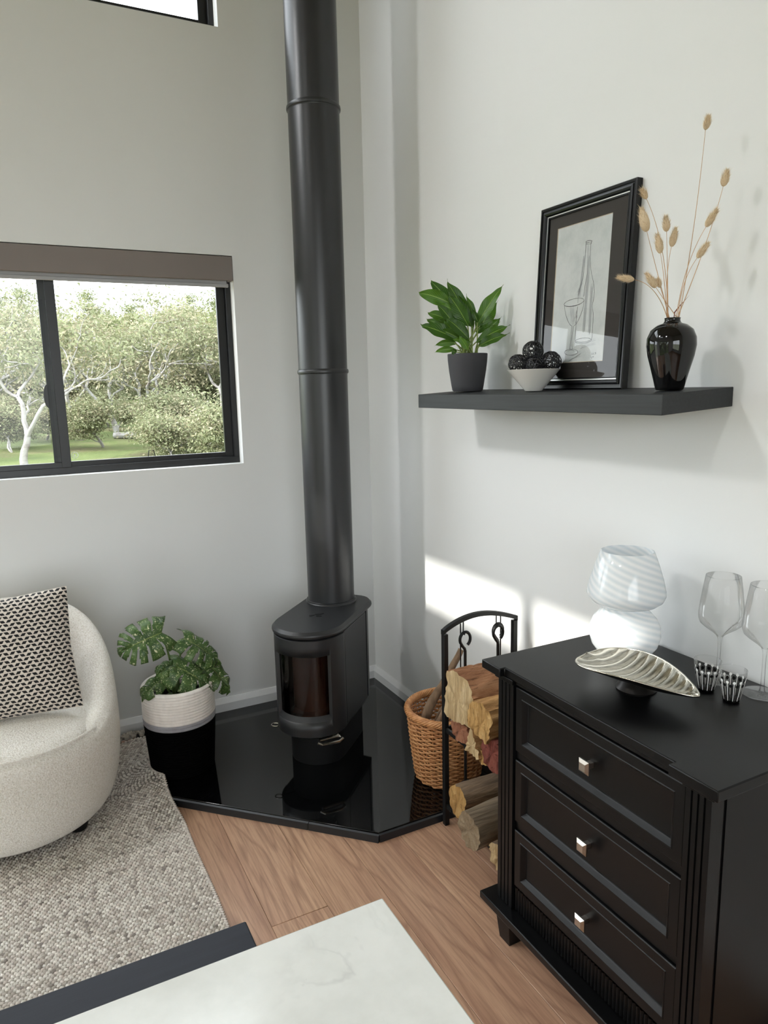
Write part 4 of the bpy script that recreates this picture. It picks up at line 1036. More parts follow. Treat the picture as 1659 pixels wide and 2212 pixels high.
# peace lily
pz = zs_(-.12) + .0022
t = thing('lily_pot', 'matte charcoal pot holding the green leafy plant on the shelf', 'pot', (-.12, -1.03, pz))
obj('pot', MB().lathe((-.12, -1.03, pz), [(0, 0), (.048, 0), (.0525, .004), (.0555, .02), (.0635, .07), (.0675, .105), (.0685, .125), (.0675, .127), (.064, .127), (.0635, .118), (.062, .106)], 56), 'grey_pot', t)
obj('soil', MB().lathe((-.12, -1.03, pz), [(.0625, .108), (.04, .112), (0, .111)], 28), 'soil', t)
t = thing('peace_lily', 'bushy green peace lily growing in the charcoal pot on the shelf', 'plant', (-.12, -1.03, pz + .11))
vd = Vector((.55, .835, 0)); lat = Vector((.835, -.55, 0))
LX = []
for b, tp in LILY[:16]:
    o_ = Vector((R.uniform(-.02, .02), R.uniform(-.02, .02), R.uniform(-.04, .0))); q_ = R.uniform(.55, .8)
    b_ = Vector(b) + o_ + vd * R.uniform(-.015, .03); LX.append((b_, b_ + (Vector(tp) - Vector(b)) * q_ + lat * R.uniform(-.02, .02)))
for k, (b, tp) in enumerate(list(LILY) + LX):
    b, tp = Vector(b), Vector(tp); d = tp - b; L = d.length
    if tp.x > -.022: tp.x = -.022; d = tp - b; L = d.length
    d_ = d.normalized(); cross = lat if abs(d_.dot(lat)) < .8 else Vector((0, 0, 1))
    vv = vd.copy(); side = d_.cross(vv).normalized()
    ang = R.uniform(-.5, .5); side = (Quaternion(d_, ang) @ side)
    p1 = b + d * .55 + Vector((0, 0, .10 * L)) - vd * R.uniform(-.004, .012)
    b2 = b - d * .12
    pts = bez(b2, p1 , tp, 10)
    pts.append(tp + d_ * .012 + Vector((0, 0, .004 if d_.z > 0 else -.004)) + lat * .004)
    w = (.0255 if L > .10 else .0185 if L > .06 else .011) * R.uniform(.9, 1.12)
    pf = lambda u: max(0.0, math.sin(PI * min(1, (u * 1.02) ** .72))) ** .9 if u < .93 else max(0.0, .04 * (1 - u) / .07)
    lf = obj('leaf', leaf_mb(pts, side, w, .28, .16, 20, k, pf), 'lily', t, sharp=80)
    root = Vector((-.12 + R.uniform(-.028, .028), -1.03 + R.uniform(-.028, .028), pz + .109))
    mid_ = root.lerp(b2, .5) + Vector((0, 0, .012))
    mid_.x = root.x + (b2.x - root.x) * .3; mid_.y = root.y + (b2.y - root.y) * .3
    obj('stalk', MB().tube(bez(root, mid_, b2 + d_ * .006, 8), [.0026 - .0001 * i for i in range(9)], 6), 'lily_stem', t)

# white bowl with five vine balls
bz = zs_(-.13) + .0014; bc = (-.126, -1.394, bz)
bo = obj('conical_bowl', MB().lathe(bc, [(0, .0005), (.022, 0), (.0255, .001), (.0275, .004), (.077, .0625), (.0785, .064), (.077, .0648), (.073, .062), (.026, .008), (0, .007)], 64), 'ceramic', loc=bc, sharp=50)
tag(bo, 'white conical bowl holding black vine balls on the shelf', 'bowl')
def vine_ball(c, r, seed, label):
    rr = random.Random(seed); mb = MB(); c = Vector(c)
    for k in range(30):
        ax = Vector((rr.gauss(0, 1), rr.gauss(0, 1), rr.gauss(0, 1))).normalized(); a = ax.orthogonal().normalized(); b = ax.cross(a)
        off = rr.uniform(-.55, .55); rad = r * (1 - off * off) ** .5 * rr.uniform(.93, 1.0); ph = rr.uniform(0, 6); wob = rr.uniform(.0, .08)
        mb.tube([c + ax * (r * off * (1 + wob * math.sin(3 * q + ph))) + (a * math.cos(q) + b * math.sin(q)) * rad for q in [2 * PI * i / 26 for i in range(26)]], r * rr.uniform(.028, .045), 5, closed=True)
    tag(obj('vine_ball', mb, 'vine', loc=tuple(c), sharp=80), label, 'ball', 'black vine balls in the white bowl')
vine_ball((-.128, -1.392, 1.592), .031, 1, 'black woven vine ball on top of the pile in the bowl')
vine_ball((-.168, -1.372, 1.556), .029, 2, 'black woven vine ball at the left side of the bowl')
vine_ball((-.139, -1.418, 1.550), .029, 3, 'black woven vine ball at the front centre of the bowl')
vine_ball((-.086, -1.424, 1.560), .031, 4, 'black woven vine ball at the right side of the bowl')
vine_ball((-.112, -1.366, 1.553), .027, 5, 'black woven vine ball mostly hidden behind the others in the bowl')

# framed pencil drawing, leaning on the wall
kf = .031 / .545
ft = thing('picture_frame', 'black framed pencil drawing of bottle and glass leaning on the wall', 'picture', (-.04, -1.48, 1.479))
FY0, FY1, FZ0, FZ1 = -1.288, -1.674, 1.4785, 2.022
def fp(y, z, off): return (-.052 + off + (z - FZ0) * kf, y, z)
prof = [(0, .022), (0, .002), (.003, .000), (.008, .0005), (.0085, .003), (.012, .003), (.0125, .0005), (.018, -.0015), (.023, .001), (.026, .0055), (.027, .009)]
def fringe(y0, y1, z0, z1, steps):
    vs = []; fs = []
    for s, o in steps: vs += [fp(y0 - s, z0 + s, o), fp(y1 + s, z0 + s, o), fp(y1 + s, z1 - s, o), fp(y0 - s, z1 - s, o)]
    for l in range(len(steps) - 1):
        for i in range(4): j = (i + 1) % 4; fs.append((l * 4 + i, l * 4 + j, l * 4 + 4 + j, l * 4 + 4 + i))
    return vs, fs
obj('moulding', MB().add(*fringe(FY0, FY1, FZ0, FZ1, prof)), 'frame', ft, sharp=18)
obj('fillet', MB().add(*fringe(FY0, FY1, FZ0, FZ1, [(.0265, .0085), (.0265, .007), (.0290, .007), (.0290, .0095)])), 'silver_fillet', ft, sharp=18)
obj('inner_lip', MB().add(*fringe(FY0, FY1, FZ0, FZ1, [(.0288, .0095), (.0288, .0078), (.0335, .0078), (.0335, .0125)])), 'frame', ft, sharp=18)
def rect(y0, y1, z0, z1, o): return MB().add([fp(y0, z0, o), fp(y1, z0, o), fp(y1, z1, o), fp(y0, z1, o)], [(0, 1, 2, 3)])
PY0, PY1, PZ0, PZ1 = -1.358, -1.583, 1.5565, 1.9545
mb = MB(); o = .0125
A = [(FY0 - .03, FZ0 + .03), (FY1 + .03, FZ0 + .03), (FY1 + .03, FZ1 - .03), (FY0 - .03, FZ1 - .03)]; Bq = [(PY0, PZ0), (PY1, PZ0), (PY1, PZ1), (PY0, PZ1)]
mb.add([fp(y, z, o) for y, z in A] + [fp(y, z, o) for y, z in Bq], [(i, (i + 1) % 4, 4 + (i + 1) % 4, 4 + i) for i in range(4)])
obj('mat_board', mb, 'mat_board', ft)
e = .0016; Cq = [(PY0 - e, PZ0 + e), (PY1 + e, PZ0 + e), (PY1 + e, PZ1 - e), (PY0 - e, PZ1 - e)]
obj('mat_bevel', MB().add([fp(y, z, o) for y, z in Bq] + [fp(y, z, o + .0015) for y, z in Cq], [(i, (i + 1) % 4, 4 + (i + 1) % 4, 4 + i) for i in range(4)]), 'bevel', ft, sharp=10)
pap = obj('drawing', rect(PY0, PY1, PZ0, PZ1, o + .0016), 'paper', ft)
pm_ = MB(); sm_ = MB()
for k, st in enumerate(STROKES):
    P = [fp(y, z, o + .0013) for y, z in st]
    if len(P) < 3: continue
    # smooth the stroke and draw it as a thin ribbon of graphite
    Q = []
    for i in range(len(P) - 1):
        a, b = Vector(P[i]), Vector(P[i + 1]); Q += [a.lerp(b, q / 3) for q in range(3)]
    Q.append(Vector(P[-1]))
    wd = [.00068 * (1 + .8 * noise.noise((i * .22, k * 3.1, 0))) for i in range(len(Q))]
    pm_.tube(Q, [max(.0002, w * (.8 if k < 16 else .7)) for w in wd], 4)
obj('pencil_line', pm_, 'pencil', pap)
for k, (ya, za, yb, zb, w) in enumerate([(-1.478, 1.86, -1.470, 1.74, .006), (-1.500, 1.86, -1.497, 1.64, .010), (-1.518, 1.78, -1.520, 1.63, .009), (-1.440, 1.725, -1.447, 1.665, .016), (-1.462, 1.71, -1.452, 1.67, .010), (-1.49, 1.612, -1.545, 1.603, .010), (-1.44, 1.578, -1.49, 1.570, .009), (-1.478, 1.80, -1.462, 1.745, .006)]):
    n_ = 14
    for q in range(n_):
        dy = (q / n_ - .5) * w
        sm_.tube([fp(ya + dy + R.uniform(-.001, .001), za - R.uniform(0, .02), o + .00145), fp(yb + dy + R.uniform(-.001, .001), zb + R.uniform(0, .02), o + .00145)], .00022, 3)
obj('pencil_shading', sm_, 'pencil_soft', pap)['kind'] = 'stuff'
obj('picture_glass', rect(FY0 - .03, FY1 + .03, FZ0 + .03, FZ1 - .03, .0105), 'pic_glass', ft)
obj('backing', MB().add([fp(FY0 - .003, FZ0 + .003, .0155), fp(FY1 + .003, FZ0 + .003, .0155), fp(FY1 + .003, FZ1 - .003, .0155), fp(FY0 - .003, FZ1 - .003, .0155),
    fp(FY0 - .003, FZ0 + .003, .0205), fp(FY1 + .003, FZ0 + .003, .0205), fp(FY1 + .003, FZ1 - .003, .0205), fp(FY0 - .003, FZ1 - .003, .0205)],
    [(0, 1, 2, 3), (7, 6, 5, 4), (0, 4, 5, 1), (1, 5, 6, 2), (2, 6, 7, 3), (3, 7, 4, 0)]), 'frame', ft)

# black vase with dried bunny tails
vz = zs_(-.12) + .0016; vc = (-.121, -1.897, vz)
vo = obj('vase', MB().lathe(vc, [(0, .0005), (.030, 0), (.032, .002), (.0335, .008), (.043, .045), (.0525, .080), (.0565, .104), (.0555, .122), (.048, .140), (.034, .1515), (.0225, .155), (.0190, .158), (.0175, .162), (.0175, .1655), (.0185, .1675), (.0170, .1682), (.0155, .166), (.0155, .158), (.030, .148), (.045, .130)], 80), 'vase', loc=vc, sharp=80)
tag(vo, 'glossy black round-shouldered vase at the right end of the shelf', 'vase')
TL = ['tallest dried bunny tail stem, standing far above the others', 'dried bunny tail high at the far right of the bunch', 'dried bunny tail second from the top among the right-hand stems',
      'lowest dried bunny tail of the right-hand stems', 'short rounded dried bunny tail just right of the frame top', 'long fat dried bunny tail beside the right edge of the frame',
      'slender upright dried bunny tail at the middle of the bunch', 'dried bunny tail right of the slender upright one in the middle', 'fat dried bunny tail left of the slender upright one',
      'drooping dried bunny tail low on the left above the vase', 'dried bunny tail bent sideways across the picture frame', 'tiny dried bunny tail touching the low drooping one']
for k, (b, tp) in enumerate(TAILS):
    b, tp = Vector(b), Vector(tp); rr = random.Random(k + 40)
    a = rr.uniform(0, 6.28); rt = Vector((vc[0], vc[1], vz + .02)); lip = Vector((vc[0] + .009 * (1 if b.y < vc[1] else -1) * .67 + rr.uniform(-.004, .004), vc[1] - .009 * (1 if b.y < vc[1] else -1) * .74 + rr.uniform(-.004, .004), vz + .166))
    t = thing('bunny_tail', TL[k], 'dried grass', tuple(rt), 'dried bunny tails in the black vase')
    hd_ = (tp - b).normalized(); L = (tp - b).length
    ctl = b - hd_ * (.42 * (b - lip).length) if k not in (0,) else lip.lerp(b, .5) + Vector((.006, -.006, 0))
    pts = [rt] + bez(lip, ctl, b, 16)
    obj('stalk', MB().tube(pts, [.0009] + [.0010 - .00003 * i for i in range(17)], 5), 'stalk', t)
    mb = MB(); mb.c = []; w = L * .21 if L > .035 else L * .27
    base_c = srgb(228, 208, 174)[:3]; tip_c = srgb(246, 232, 206)[:3]; dk = srgb(186, 156, 114)[:3]
    sd = hd_.orthogonal().normalized(); s2_ = hd_.cross(sd)
    n0 = 0; prf = []
    for i in range(11):
        u = i / 10; r_ = w * (math.sin(PI * min(1, (u * .96 + .03) ** .75))) ** .7
        for j in range(10):
            q = 2 * PI * j / 10; mb.v.append(tuple(b + hd_ * (L * u) + (sd * math.cos(q) + s2_ * math.sin(q)) * r_)); mb.uv.append((0, 0))
            mb.c.append(tuple(x * (1 - u) + y * u for x, y in zip(base_c, tip_c)))
    mb.f += [(i * 10 + j, i * 10 + (j + 1) % 10, (i + 1) * 10 + (j + 1) % 10, (i + 1) * 10 + j) for i in range(10) for j in range(10)]
    for i in range(520):
        u = rr.uniform(0.02, .98); q = rr.uniform(0, 6.2832); r_ = w * (math.sin(PI * min(1, (u * .96 + .03) ** .75))) ** .7
        rad = sd * math.cos(q) + s2_ * math.sin(q); p = b + hd_ * (L * u) + rad * r_ * .8
        d = (rad * rr.uniform(.5, 1.0) + hd_ * rr.uniform(.7, 1.4)).normalized(); ll = rr.uniform(.005, .011) * (1.6 if rr.random() < .12 else 1)
        tg = d.cross(rad).normalized() * .00045
        mb.add([p - tg, p + tg, p + d * ll], [(0, 1, 2)]); g = rr.uniform(.8, 1.1); c_ = base_c if rr.random() < .6 else (tip_c if rr.random() < .7 else dk)
        mb.c += [tuple(x * g for x in c_)] * 3
    obj('seed_head', mb, 'fuzz', t, sharp=80)
lb = leaf_mb([Vector((-.121, -1.897, vz + .03))] + [Vector(p) for p in BLADE], (.67, -.74, .2), .0022, .3, 0, 14, 3, lambda u: .5 if u < .5 else max(0.02, 1 - (u - .6) * 2.4) if u > .6 else .9)
tag(obj('dried_blade', lb, 'blade', loc=(-.121, -1.897, vz + .03)), 'reddish dried grass blade among the stems in the black vase', 'dried grass', 'dried bunny tails in the black vase')

# ------------------------------------------------------------------ wicker basket and sticks
bk = (-.180, -.978, .0304)
t = thing('wicker_basket', 'round honey wicker basket on the hearth between stove and log rack', 'basket', bk)
HB = .270; NST = 30
def brad(z): return .118 + (.150 - .118) * (z / HB) ** .8
obj('floor', MB().lathe(bk, [(0, .001), (.112, .001), (.116, .005), (0, .008)], 40), 'wicker', t)
for k in range(NST):
    a = 2 * PI * k / NST
    obj('stake', MB().tube([(bk[0] + (brad(z) - .001) * math.cos(a), bk[1] + (brad(z) - .001) * math.sin(a), bk[2] + z) for z in (.002, .06, .13, .20, .265)], .0024, 5), 'wicker', t)
rows = 31; NSEG = NST * 4
for r_ in range(rows):
    z = .006 + r_ * (HB - .014) / rows; rad = brad(z)
    pts = []
    for i in range(NSEG):
        a = 2 * PI * i / NSEG; s = math.cos(NST * a / 2 + PI * (r_ % 2))
        zz = bk[2] + z + .0014 * noise.noise((a * 2.5, r_ * .9, 0)) + .0010 * math.sin(NST * a + r_)
        pts.append((bk[0] + (rad + .0046 * s) * math.cos(a), bk[1] + (rad + .0046 * s) * math.sin(a), zz))
    obj('weaver', MB().tube(pts, .0037, 6, closed=True), 'wicker', t, sharp=80)
for k in range(8):
    pts = []
    for i in range(90):
        a = 2 * PI * i / 90; q = a * 9 + 2 * PI * k / 8
        rad = brad(HB) + .001 + .0085 * math.cos(q); pts.append((bk[0] + rad * math.cos(a), bk[1] + rad * math.sin(a), bk[2] + HB + .0105 * math.sin(q)))
    obj('rim_braid', MB().tube(pts, .0052, 5, closed=True), 'wicker', t, sharp=80)
def stick(pts, r0, r1, seed, label):
    n = 30; K = 11; vs = []; pts = [Vector(p) for p in pts]
    def at(u):
        x = u * (len(pts) - 1); i = min(int(x), len(pts) - 2); f = x - i
        p0, p1, p2, p3 = pts[max(0, i - 1)], pts[i], pts[i + 1], pts[min(len(pts) - 1, i + 2)]
        return .5 * ((2 * p1) + (p2 - p0) * f + (2 * p0 - 5 * p1 + 4 * p2 - p3) * f * f + (3 * p1 - p0 - 3 * p2 + p3) * f ** 3)
    sd0 = (at(1) - at(0)).orthogonal().normalized()
    for i in range(n + 1):
        u = i / n; d = (at(min(1, u + .04)) - at(max(0, u - .04))).normalized(); sd = (sd0 - d * sd0.dot(d)).normalized(); s2_ = d.cross(sd)
        c = at(u) + sd * .004 * noise.noise((u * 5, seed, 0)) + s2_ * .004 * noise.noise((u * 5, seed, 5)); r = r0 + (r1 - r0) * u
        for j in range(K):
            q = 2 * PI * j / K; e = 1 + .36 * noise.noise((math.cos(q) * 1.6, math.sin(q) * 1.6, u * 3 + seed)) + .2 * noise.noise((math.cos(q) * 4, math.sin(q) * 4, u * 9 + seed))
            vs.append(c + (sd * math.cos(q) + s2_ * math.sin(q)) * r * e)
    fs = [(i * K + j, i * K + (j + 1) % K, (i + 1) * K + (j + 1) % K, (i + 1) * K + j) for i in range(n) for j in range(K)] + [tuple(range(K - 1, -1, -1)), tuple(n * K + j for j in range(K))]
    tag(obj('stick', MB().add(vs, fs), 'stick', loc=tuple(pts[0]), sharp=70), label, 'stick', 'weathered sticks in the wicker basket')
stick([(-.262, -.965, .06), (-.283, -.972, .20), (-.262, -.978, .315), (-.190, -.985, .420), (-.123, -.99, .522)], .019, .012, 1, 'longest weathered stick, rising out of the basket behind the rack post')
stick([(-.250, -1.045, .06), (-.272, -1.045, .20), (-.255, -1.040, .288), (-.190, -1.03, .345)], .016, .011, 2, 'short crooked weathered stick at the front of the wicker basket')
stick([(-.17, -.93, .06), (-.21, -.95, .22), (-.16, -.985, .33), (-.110, -1.00, .385)], .016, .012, 3, 'weathered stick at the back of the wicker basket')
stick([(-.13, -1.04, .06), (-.21, -1.052, .20), (-.185, -1.06, .29), (-.13, -1.06, .33)], .015, .012, 4, 'stubby weathered stick low beside the rack post')

# ------------------------------------------------------------------ log rack, tools and logs
XR0, XR1, YR0, YR1 = -.334, -.050, -1.212, -1.598
t = thing('log_rack', 'black steel arched log rack beside the chest of drawers', 'log rack', ((XR0 + XR1) / 2, -1.4, 0))
for yr in (YR0, YR1):
    for xr in (XR0, XR1):
        obj('post', B(xr - .0085, xr + .0085, yr - .0085, yr + .0085, 0 if xr > -9 else 0, .690), 'black_metal', t, bevel=.001)
    n = 26; vs = []; fs = []
    for i in range(n + 1):
        u = i / n; x = XR0 - .0085 + (XR1 - XR0 + .017) * u; z = .690 + .041 * math.sin(PI * (u ** .92)) ** .9 * (1 - .08 * u) if 0 < u < 1 else .690
        for dy, dz in ((-.0085, 0), (.0085, 0), (.0085, .015), (-.0085, .015)): vs.append((x, yr + dy, z + dz))
    fs = [(i * 4 + j, (i + 1) * 4 + j, (i + 1) * 4 + (j + 1) % 4, i * 4 + (j + 1) % 4) for i in range(n) for j in range(4)] + [(3, 2, 1, 0), (n * 4, n * 4 + 1, n * 4 + 2, n * 4 + 3)]
    obj('arch', MB().add(vs, fs), 'black_metal', t, bevel=.001)
for xr in (XR0, XR1):
    for z in (.066, .346):
        obj('long_rail', B(xr - .004, xr + .004, YR1 + .0087, YR0 - .0087, z, z + .016), 'black_metal', t, bevel=.0008)
for yr in (YR0, YR1):
    for z in (.066, .346):
        obj('cross_rail', B(XR0 + .0087, XR1 - .0087, yr - .004, yr + .004, z, z + .016), 'black_metal', t, bevel=.0008)
for y in (-1.30, -1.40, -1.50):
    obj('wire', MB().tube([(XR0 + .004, y, .343), (XR1 - .004, y, .343)], .003, 6), 'black_metal', t)
    obj('wire', MB().tube([(XR0 + .004, y, .063), (XR1 - .004, y, .063)], .003, 6), 'black_metal', t)
for x in (-.272, -.108):
    obj('wire', MB().tube([(x, YR0, .36), (x, YR0, .715)], .0022, 6), 'black_metal', t)
obj('bolt', MB().tube([(XR0 - .004, -1.252, .074), (XR0 - .0065, -1.252, .074)], .004, 8), 'black_metal', t)
for x, z0 in ((-.262, .722), (-.128, .729)):
    obj('hook', MB().tube([(x, YR0 - .002, z0), (x, YR0 - .002, z0 - .036), (x - .001, YR0 - .006, z0 - .043), (x - .002, YR0 - .012, z0 - .043), (x - .003, YR0 - .014, z0 - .037)], .0022, 6), 'black_metal', t)
def tool(x, y, ztop, label, seed, wide=.0205, tilt=0.0):
    """hanging iron tool: open loop handle, shaft and a small end"""
    pts = []
    for i in range(17):
        a = math.radians(-62 + 280 * i / 16); rx = wide
        pts.append((x + rx * math.cos(a), y + tilt * math.cos(a), ztop - .0245 + .0245 * math.sin(a)))
    pts = pts[:-1] + [(x - wide * .52, y, ztop - .047), (x - .002, y, ztop - .058), (x, y, ztop - .068), (x, y, .16)]
    g = thing('fire_iron', label, 'fire tool', (x, y, .1), 'fire irons hanging in the log rack')
    obj('loop_handle', MB().tube(pts[:-1], .0052, 8), 'black_metal', g)
    obj('shaft', MB().tube([(x, y, ztop - .064), (x, y, .15)], .0052, 8), 'black_metal', g)
    obj('end', MB().box(x - .014, x + .014, y - .003, y + .003, .092, .152), 'black_metal', g, bevel=.001)
tool(-.262, -1.2245, .688, 'black fire iron with open loop handle on the left hook', 1)
tool(-.128, -1.2245, .694, 'front black fire iron of the pair on the right hook', 2)
tool(-.137, -1.238, .692, 'rear black fire iron of the pair on the right hook', 3, .020)

def log(name, label, c, r, x0, x1, shape, bark, cut, seed, sq=(1, 1), rot=0.0, tilt=(0, 0), rough=1.0):
    """a firewood log lying along x; c = (y, z) of its axis; shape(angle) scales the radius; ends are parts of their own"""
    rr = random.Random(seed); K = 64; n = 36; vs = []
    def pt(u, q, k=1.0):
        e = shape(q) * (1 + rough * (.09 * noise.noise((math.cos(q) * 2.2, math.sin(q) * 2.2, u * 1.5 + seed * 7)) + .07 * noise.noise((math.cos(q) * 6, math.sin(q) * 6, u * 2.6 + seed * 3)) + .05 * noise.noise((math.cos(q) * 13, math.sin(q) * 13, u * 5 + seed)) + .035 * noise.noise((math.cos(q) * 30, math.sin(q) * 30, u * 11 + seed))))
        jag = .010 * noise.noise((math.cos(q) * 3, math.sin(q) * 3, seed)) * (1 if u in (0, 1) else 0)
        return Vector((x0 + (x1 - x0) * u + jag, c[0] + tilt[0] * u + k * r * sq[0] * e * math.cos(q + rot), c[1] + tilt[1] * u + k * r * sq[1] * e * math.sin(q + rot)))
    for i in range(n + 1):
        for j in range(K): vs.append(pt(i / n, 2 * PI * j / K))
    fs = [(i * K + j, (i + 1) * K + j, (i + 1) * K + (j + 1) % K, i * K + (j + 1) % K) for i in range(n) for j in range(K)]
    g = obj(name, MB().add(vs, fs), bark, loc=(x0, c[0], c[1]), sharp=55); tag(g, label, 'firewood', 'firewood on the log rack')
    for u, nm in ((0, 'cut_end'), (1, 'cut_end')):
        v2 = []; f2 = []; p0x = sum(pt(u, 2 * PI * j / K).x for j in range(K)) / K
        for l, k in enumerate((1, .9, .72, .5, .25)):
            for j in range(K):
                p = pt(u, 2 * PI * j / K, k); p.x += (.0025 * noise.noise((p.y * 60, p.z * 25, seed)) * (1 if l else 0)) * (1 if u == 0 else -1); p.x += (p0x - p.x) * (1 - k) ** .5 * .8; v2.append(p)
        v2.append(pt(u, 0, 0)); v2[-1].x = p0x
        for l in range(4):
            for j in range(K): q = (l * K + j, l * K + (j + 1) % K, (l + 1) * K + (j + 1) % K, (l + 1) * K + j); f2.append(q if u == 0 else q[::-1])
        for j in range(K): q = (4 * K + j, 4 * K + (j + 1) % K, 5 * K); f2.append(q if u == 0 else q[::-1])
        ce = obj(nm, MB().add(v2, f2), cut, g, sharp=70); ce['label'] = 'sawn log end'
    return g
rnd = lambda q: 1.0
def half(a0, d=.25):      # a round with one or two split faces: clip the circle by planes at angles a0
    def f(q):
        v = 1.0
        for a in (a0 if isinstance(a0, (list, tuple)) else [a0]):
            cq = math.cos(q - a)
            if cq > 1e-3: v = min(v, d / cq)
        return v
    return f
log('split_log', 'big rough orange split log on top of the upper rack tier', (-1.338, .508), .103, -.368, -.075, half([math.radians(-100), math.radians(12)], .66), 'split_orange', 'cut_pale', 1, (1, .98))
log('split_log', 'yellow-faced split log wedged against the chest on the upper tier', (-1.492, .502), .070, -.385, -.08, half([math.radians(200), math.radians(280)], .62), 'split_yellow', 'cut_yellow', 2)
log('split_log', 'reddish split log resting on the left end of the middle rail', (-1.332, .408), .050, -.355, -.07, half([math.radians(95), math.radians(-100)], .9), 'split_red', 'cut_red', 3, (1, .9))
log('split_log', 'pale wedge-shaped split log in the middle of the middle rail', (-1.424, .402), .048, -.372, -.08, half([math.radians(20), math.radians(150), math.radians(-90)], .55), 'split_yellow', 'cut_pale', 4, (.9, 1.1))
log('split_log', 'dark red split log next to the chest on the upper tier', (-1.535, .428), .056, -.375, -.08, half([math.radians(80), math.radians(190)], .75), 'cut_darkred', 'cut_darkred', 5)
log('split_log', 'small pale brown split log low against the chest on the middle rail', (-1.468, .382), .026, -.36, -.08, half([math.radians(80)], .7), 'split_red', 'cut_yellow', 6)
log('round_log', 'dark barked log with yellow sawn end on the lower tier', (-1.312, .142), .056, -.350, -.06, half([math.radians(200)], .72), 'bark_dark', 'cut_yellow', 7, (1, 1.02), tilt=(-.03, .012), rough=.6)
log('round_log', 'round grey-barked log sticking out of the lower tier', (-1.458, .143), .059, -.405, -.09, rnd, 'bark_grey', 'cut_grey', 8, tilt=(.03, .0), rough=.35)
log('round_log', 'pale log end half hidden by the chest on the lower tier', (-1.592, .130), .044, -.392, -.09, half([math.radians(100)], .8), 'bark_dark', 'cut_pale', 9)

# ------------------------------------------------------------------ outdoors: slope and gum trees
def gz(x, y):
    tab = [(0, -1.9), (12, -1.5), (22, -.9), (38, .1), (50, 1.2), (62, 2.6), (80, 5.6), (120, 8.0)]
    return interp(tab, y) - .012 * x + .35 * noise.noise((x * .12, y * .12, 0))
gm = MB(); gm.grid(lambda u, v: (-70 + 140 * u, -50 + 170 * v, gz(-70 + 140 * u, max(0, -50 + 170 * v))), 70, 90)
go = struct(obj('hillside', gm, 'grass', sharp=80))

def gum_tree(seed, Ht, spread, lean, leafy, tag_label, leaf_cols, first=.2):
    rr = random.Random(seed); wood = MB(); fol = MB(); fol.c = []
    tips = []
    def grow(p, d, L, r, depth):
        n = 5; pts = [p]; rs = [r]; q = p.copy(); dd = d.copy()
        for i in range(n):
            dd = (dd + Vector((rr.gauss(0, .24), rr.gauss(0, .24), rr.gauss(.02, .18)))).normalized(); q = q + dd * (L / n); pts.append(q.copy()); rs.append(r * (1 - .30 * (i + 1) / n))
        wood.tube(pts, rs, 7 if depth == 0 else 5 if depth < 3 else 4, cap=False)
        if depth >= 2: tips.append((pts[3].copy(), depth))
        if depth >= 4: tips.append((q, depth)); return
        k = 2 if depth == 0 or rr.random() < .45 else 3
        for j in range(k):
            a = rr.uniform(0, 6.28); sp = rr.uniform(.5, 1.05) * spread
            nd = (dd + Vector((math.cos(a) * sp, math.sin(a) * sp, rr.uniform(-.15, .35)))).normalized()
            st = pts[-1] if j < 2 else pts[rr.randint(2, 4)]
            grow(st, nd, L * ((rr.uniform(1.0, 1.25) * .2 / first) if depth == 0 else rr.uniform(.66, .9)), rs[-1] * rr.uniform(.66, .9) if j else rs[-1] * .92, depth + 1)
    grow(Vector((0, 0, -.3)), Vector((lean, 0, 1)).normalized(), Ht * first, Ht * .022, 0)
    for p, dp in tips:
        m_ = 0 if rr.random() < .3 else leafy if dp > 2 else int(leafy * .5)
        cr = rr.uniform(.6, 1.1); tone = rr.uniform(.8, 1.15); base = leaf_cols[0] if rr.random() < .65 else leaf_cols[1]
        for i in range(m_):
            o = Vector((rr.gauss(0, .5), rr.gauss(0, .5), abs(rr.gauss(0, .42)) + .05)) * cr
            c = p + o; d = Vector((rr.gauss(0, .7), rr.gauss(0, .7), -abs(rr.gauss(.4, .4)))).normalized(); s = d.orthogonal().normalized(); s = Quaternion(d, rr.uniform(0, 6.28)) @ s
            L = rr.uniform(.10, .21); w = L * .2
            fol.add([c, c + d * L * .5 + s * w, c + d * L, c + d * L * .5 - s * w], [(0, 1, 2, 3)])
            g = tone * rr.uniform(.75, 1.2); fol.c += [tuple(min(1, x * g) for x in base)] * 4
    g = thing('gum_tree', tag_label, 'tree', (0, 0, 0), 'gum trees on the slope outside the window')
    obj('trunk', wood, 'gum_bark', g, sharp=80); f = obj('foliage', fol, 'gum_leaf', g, sharp=80); f['kind'] = 'stuff'
    return g
LC = [srgb(116, 124, 84)[:3], srgb(138, 138, 98)[:3]]; LC2 = [srgb(110, 118, 86)[:3], srgb(146, 136, 100)[:3]]; LC3 = [srgb(130, 134, 102)[:3], srgb(150, 144, 118)[:3]]
protos = [gum_tree(11, 8.0, 1.0, .15, 290, '', LC), gum_tree(23, 9.5, .8, -.1, 260, '', LC2),
          gum_tree(37, 6.5, 1.2, .3, 70, '', LC3), gum_tree(52, 4.4, 1.3, -.2, 200, '', LC3, .07)]
FAR = ['one of the broad olive green gum trees massed on the far slope', 'one of the taller grey-green gum trees massed on the far slope', '', 'one of the low pale gum bushes on the slope']
NEAR = {0: 'low pale gum bush in the lower right corner of the window view', 1: 'white-trunked gum tree forking low in the left window pane',
        2: 'low pale gum bush with bare branches right of the fallen log', 3: 'bare-branched white gum tree rising beside the fallen log', 4: 'sparse white gum tree behind the forked one in the left window pane',
        5: 'broad gum tree spreading behind the bush at the right window edge', 6: 'twisted pale gum bush behind the fallen log'}
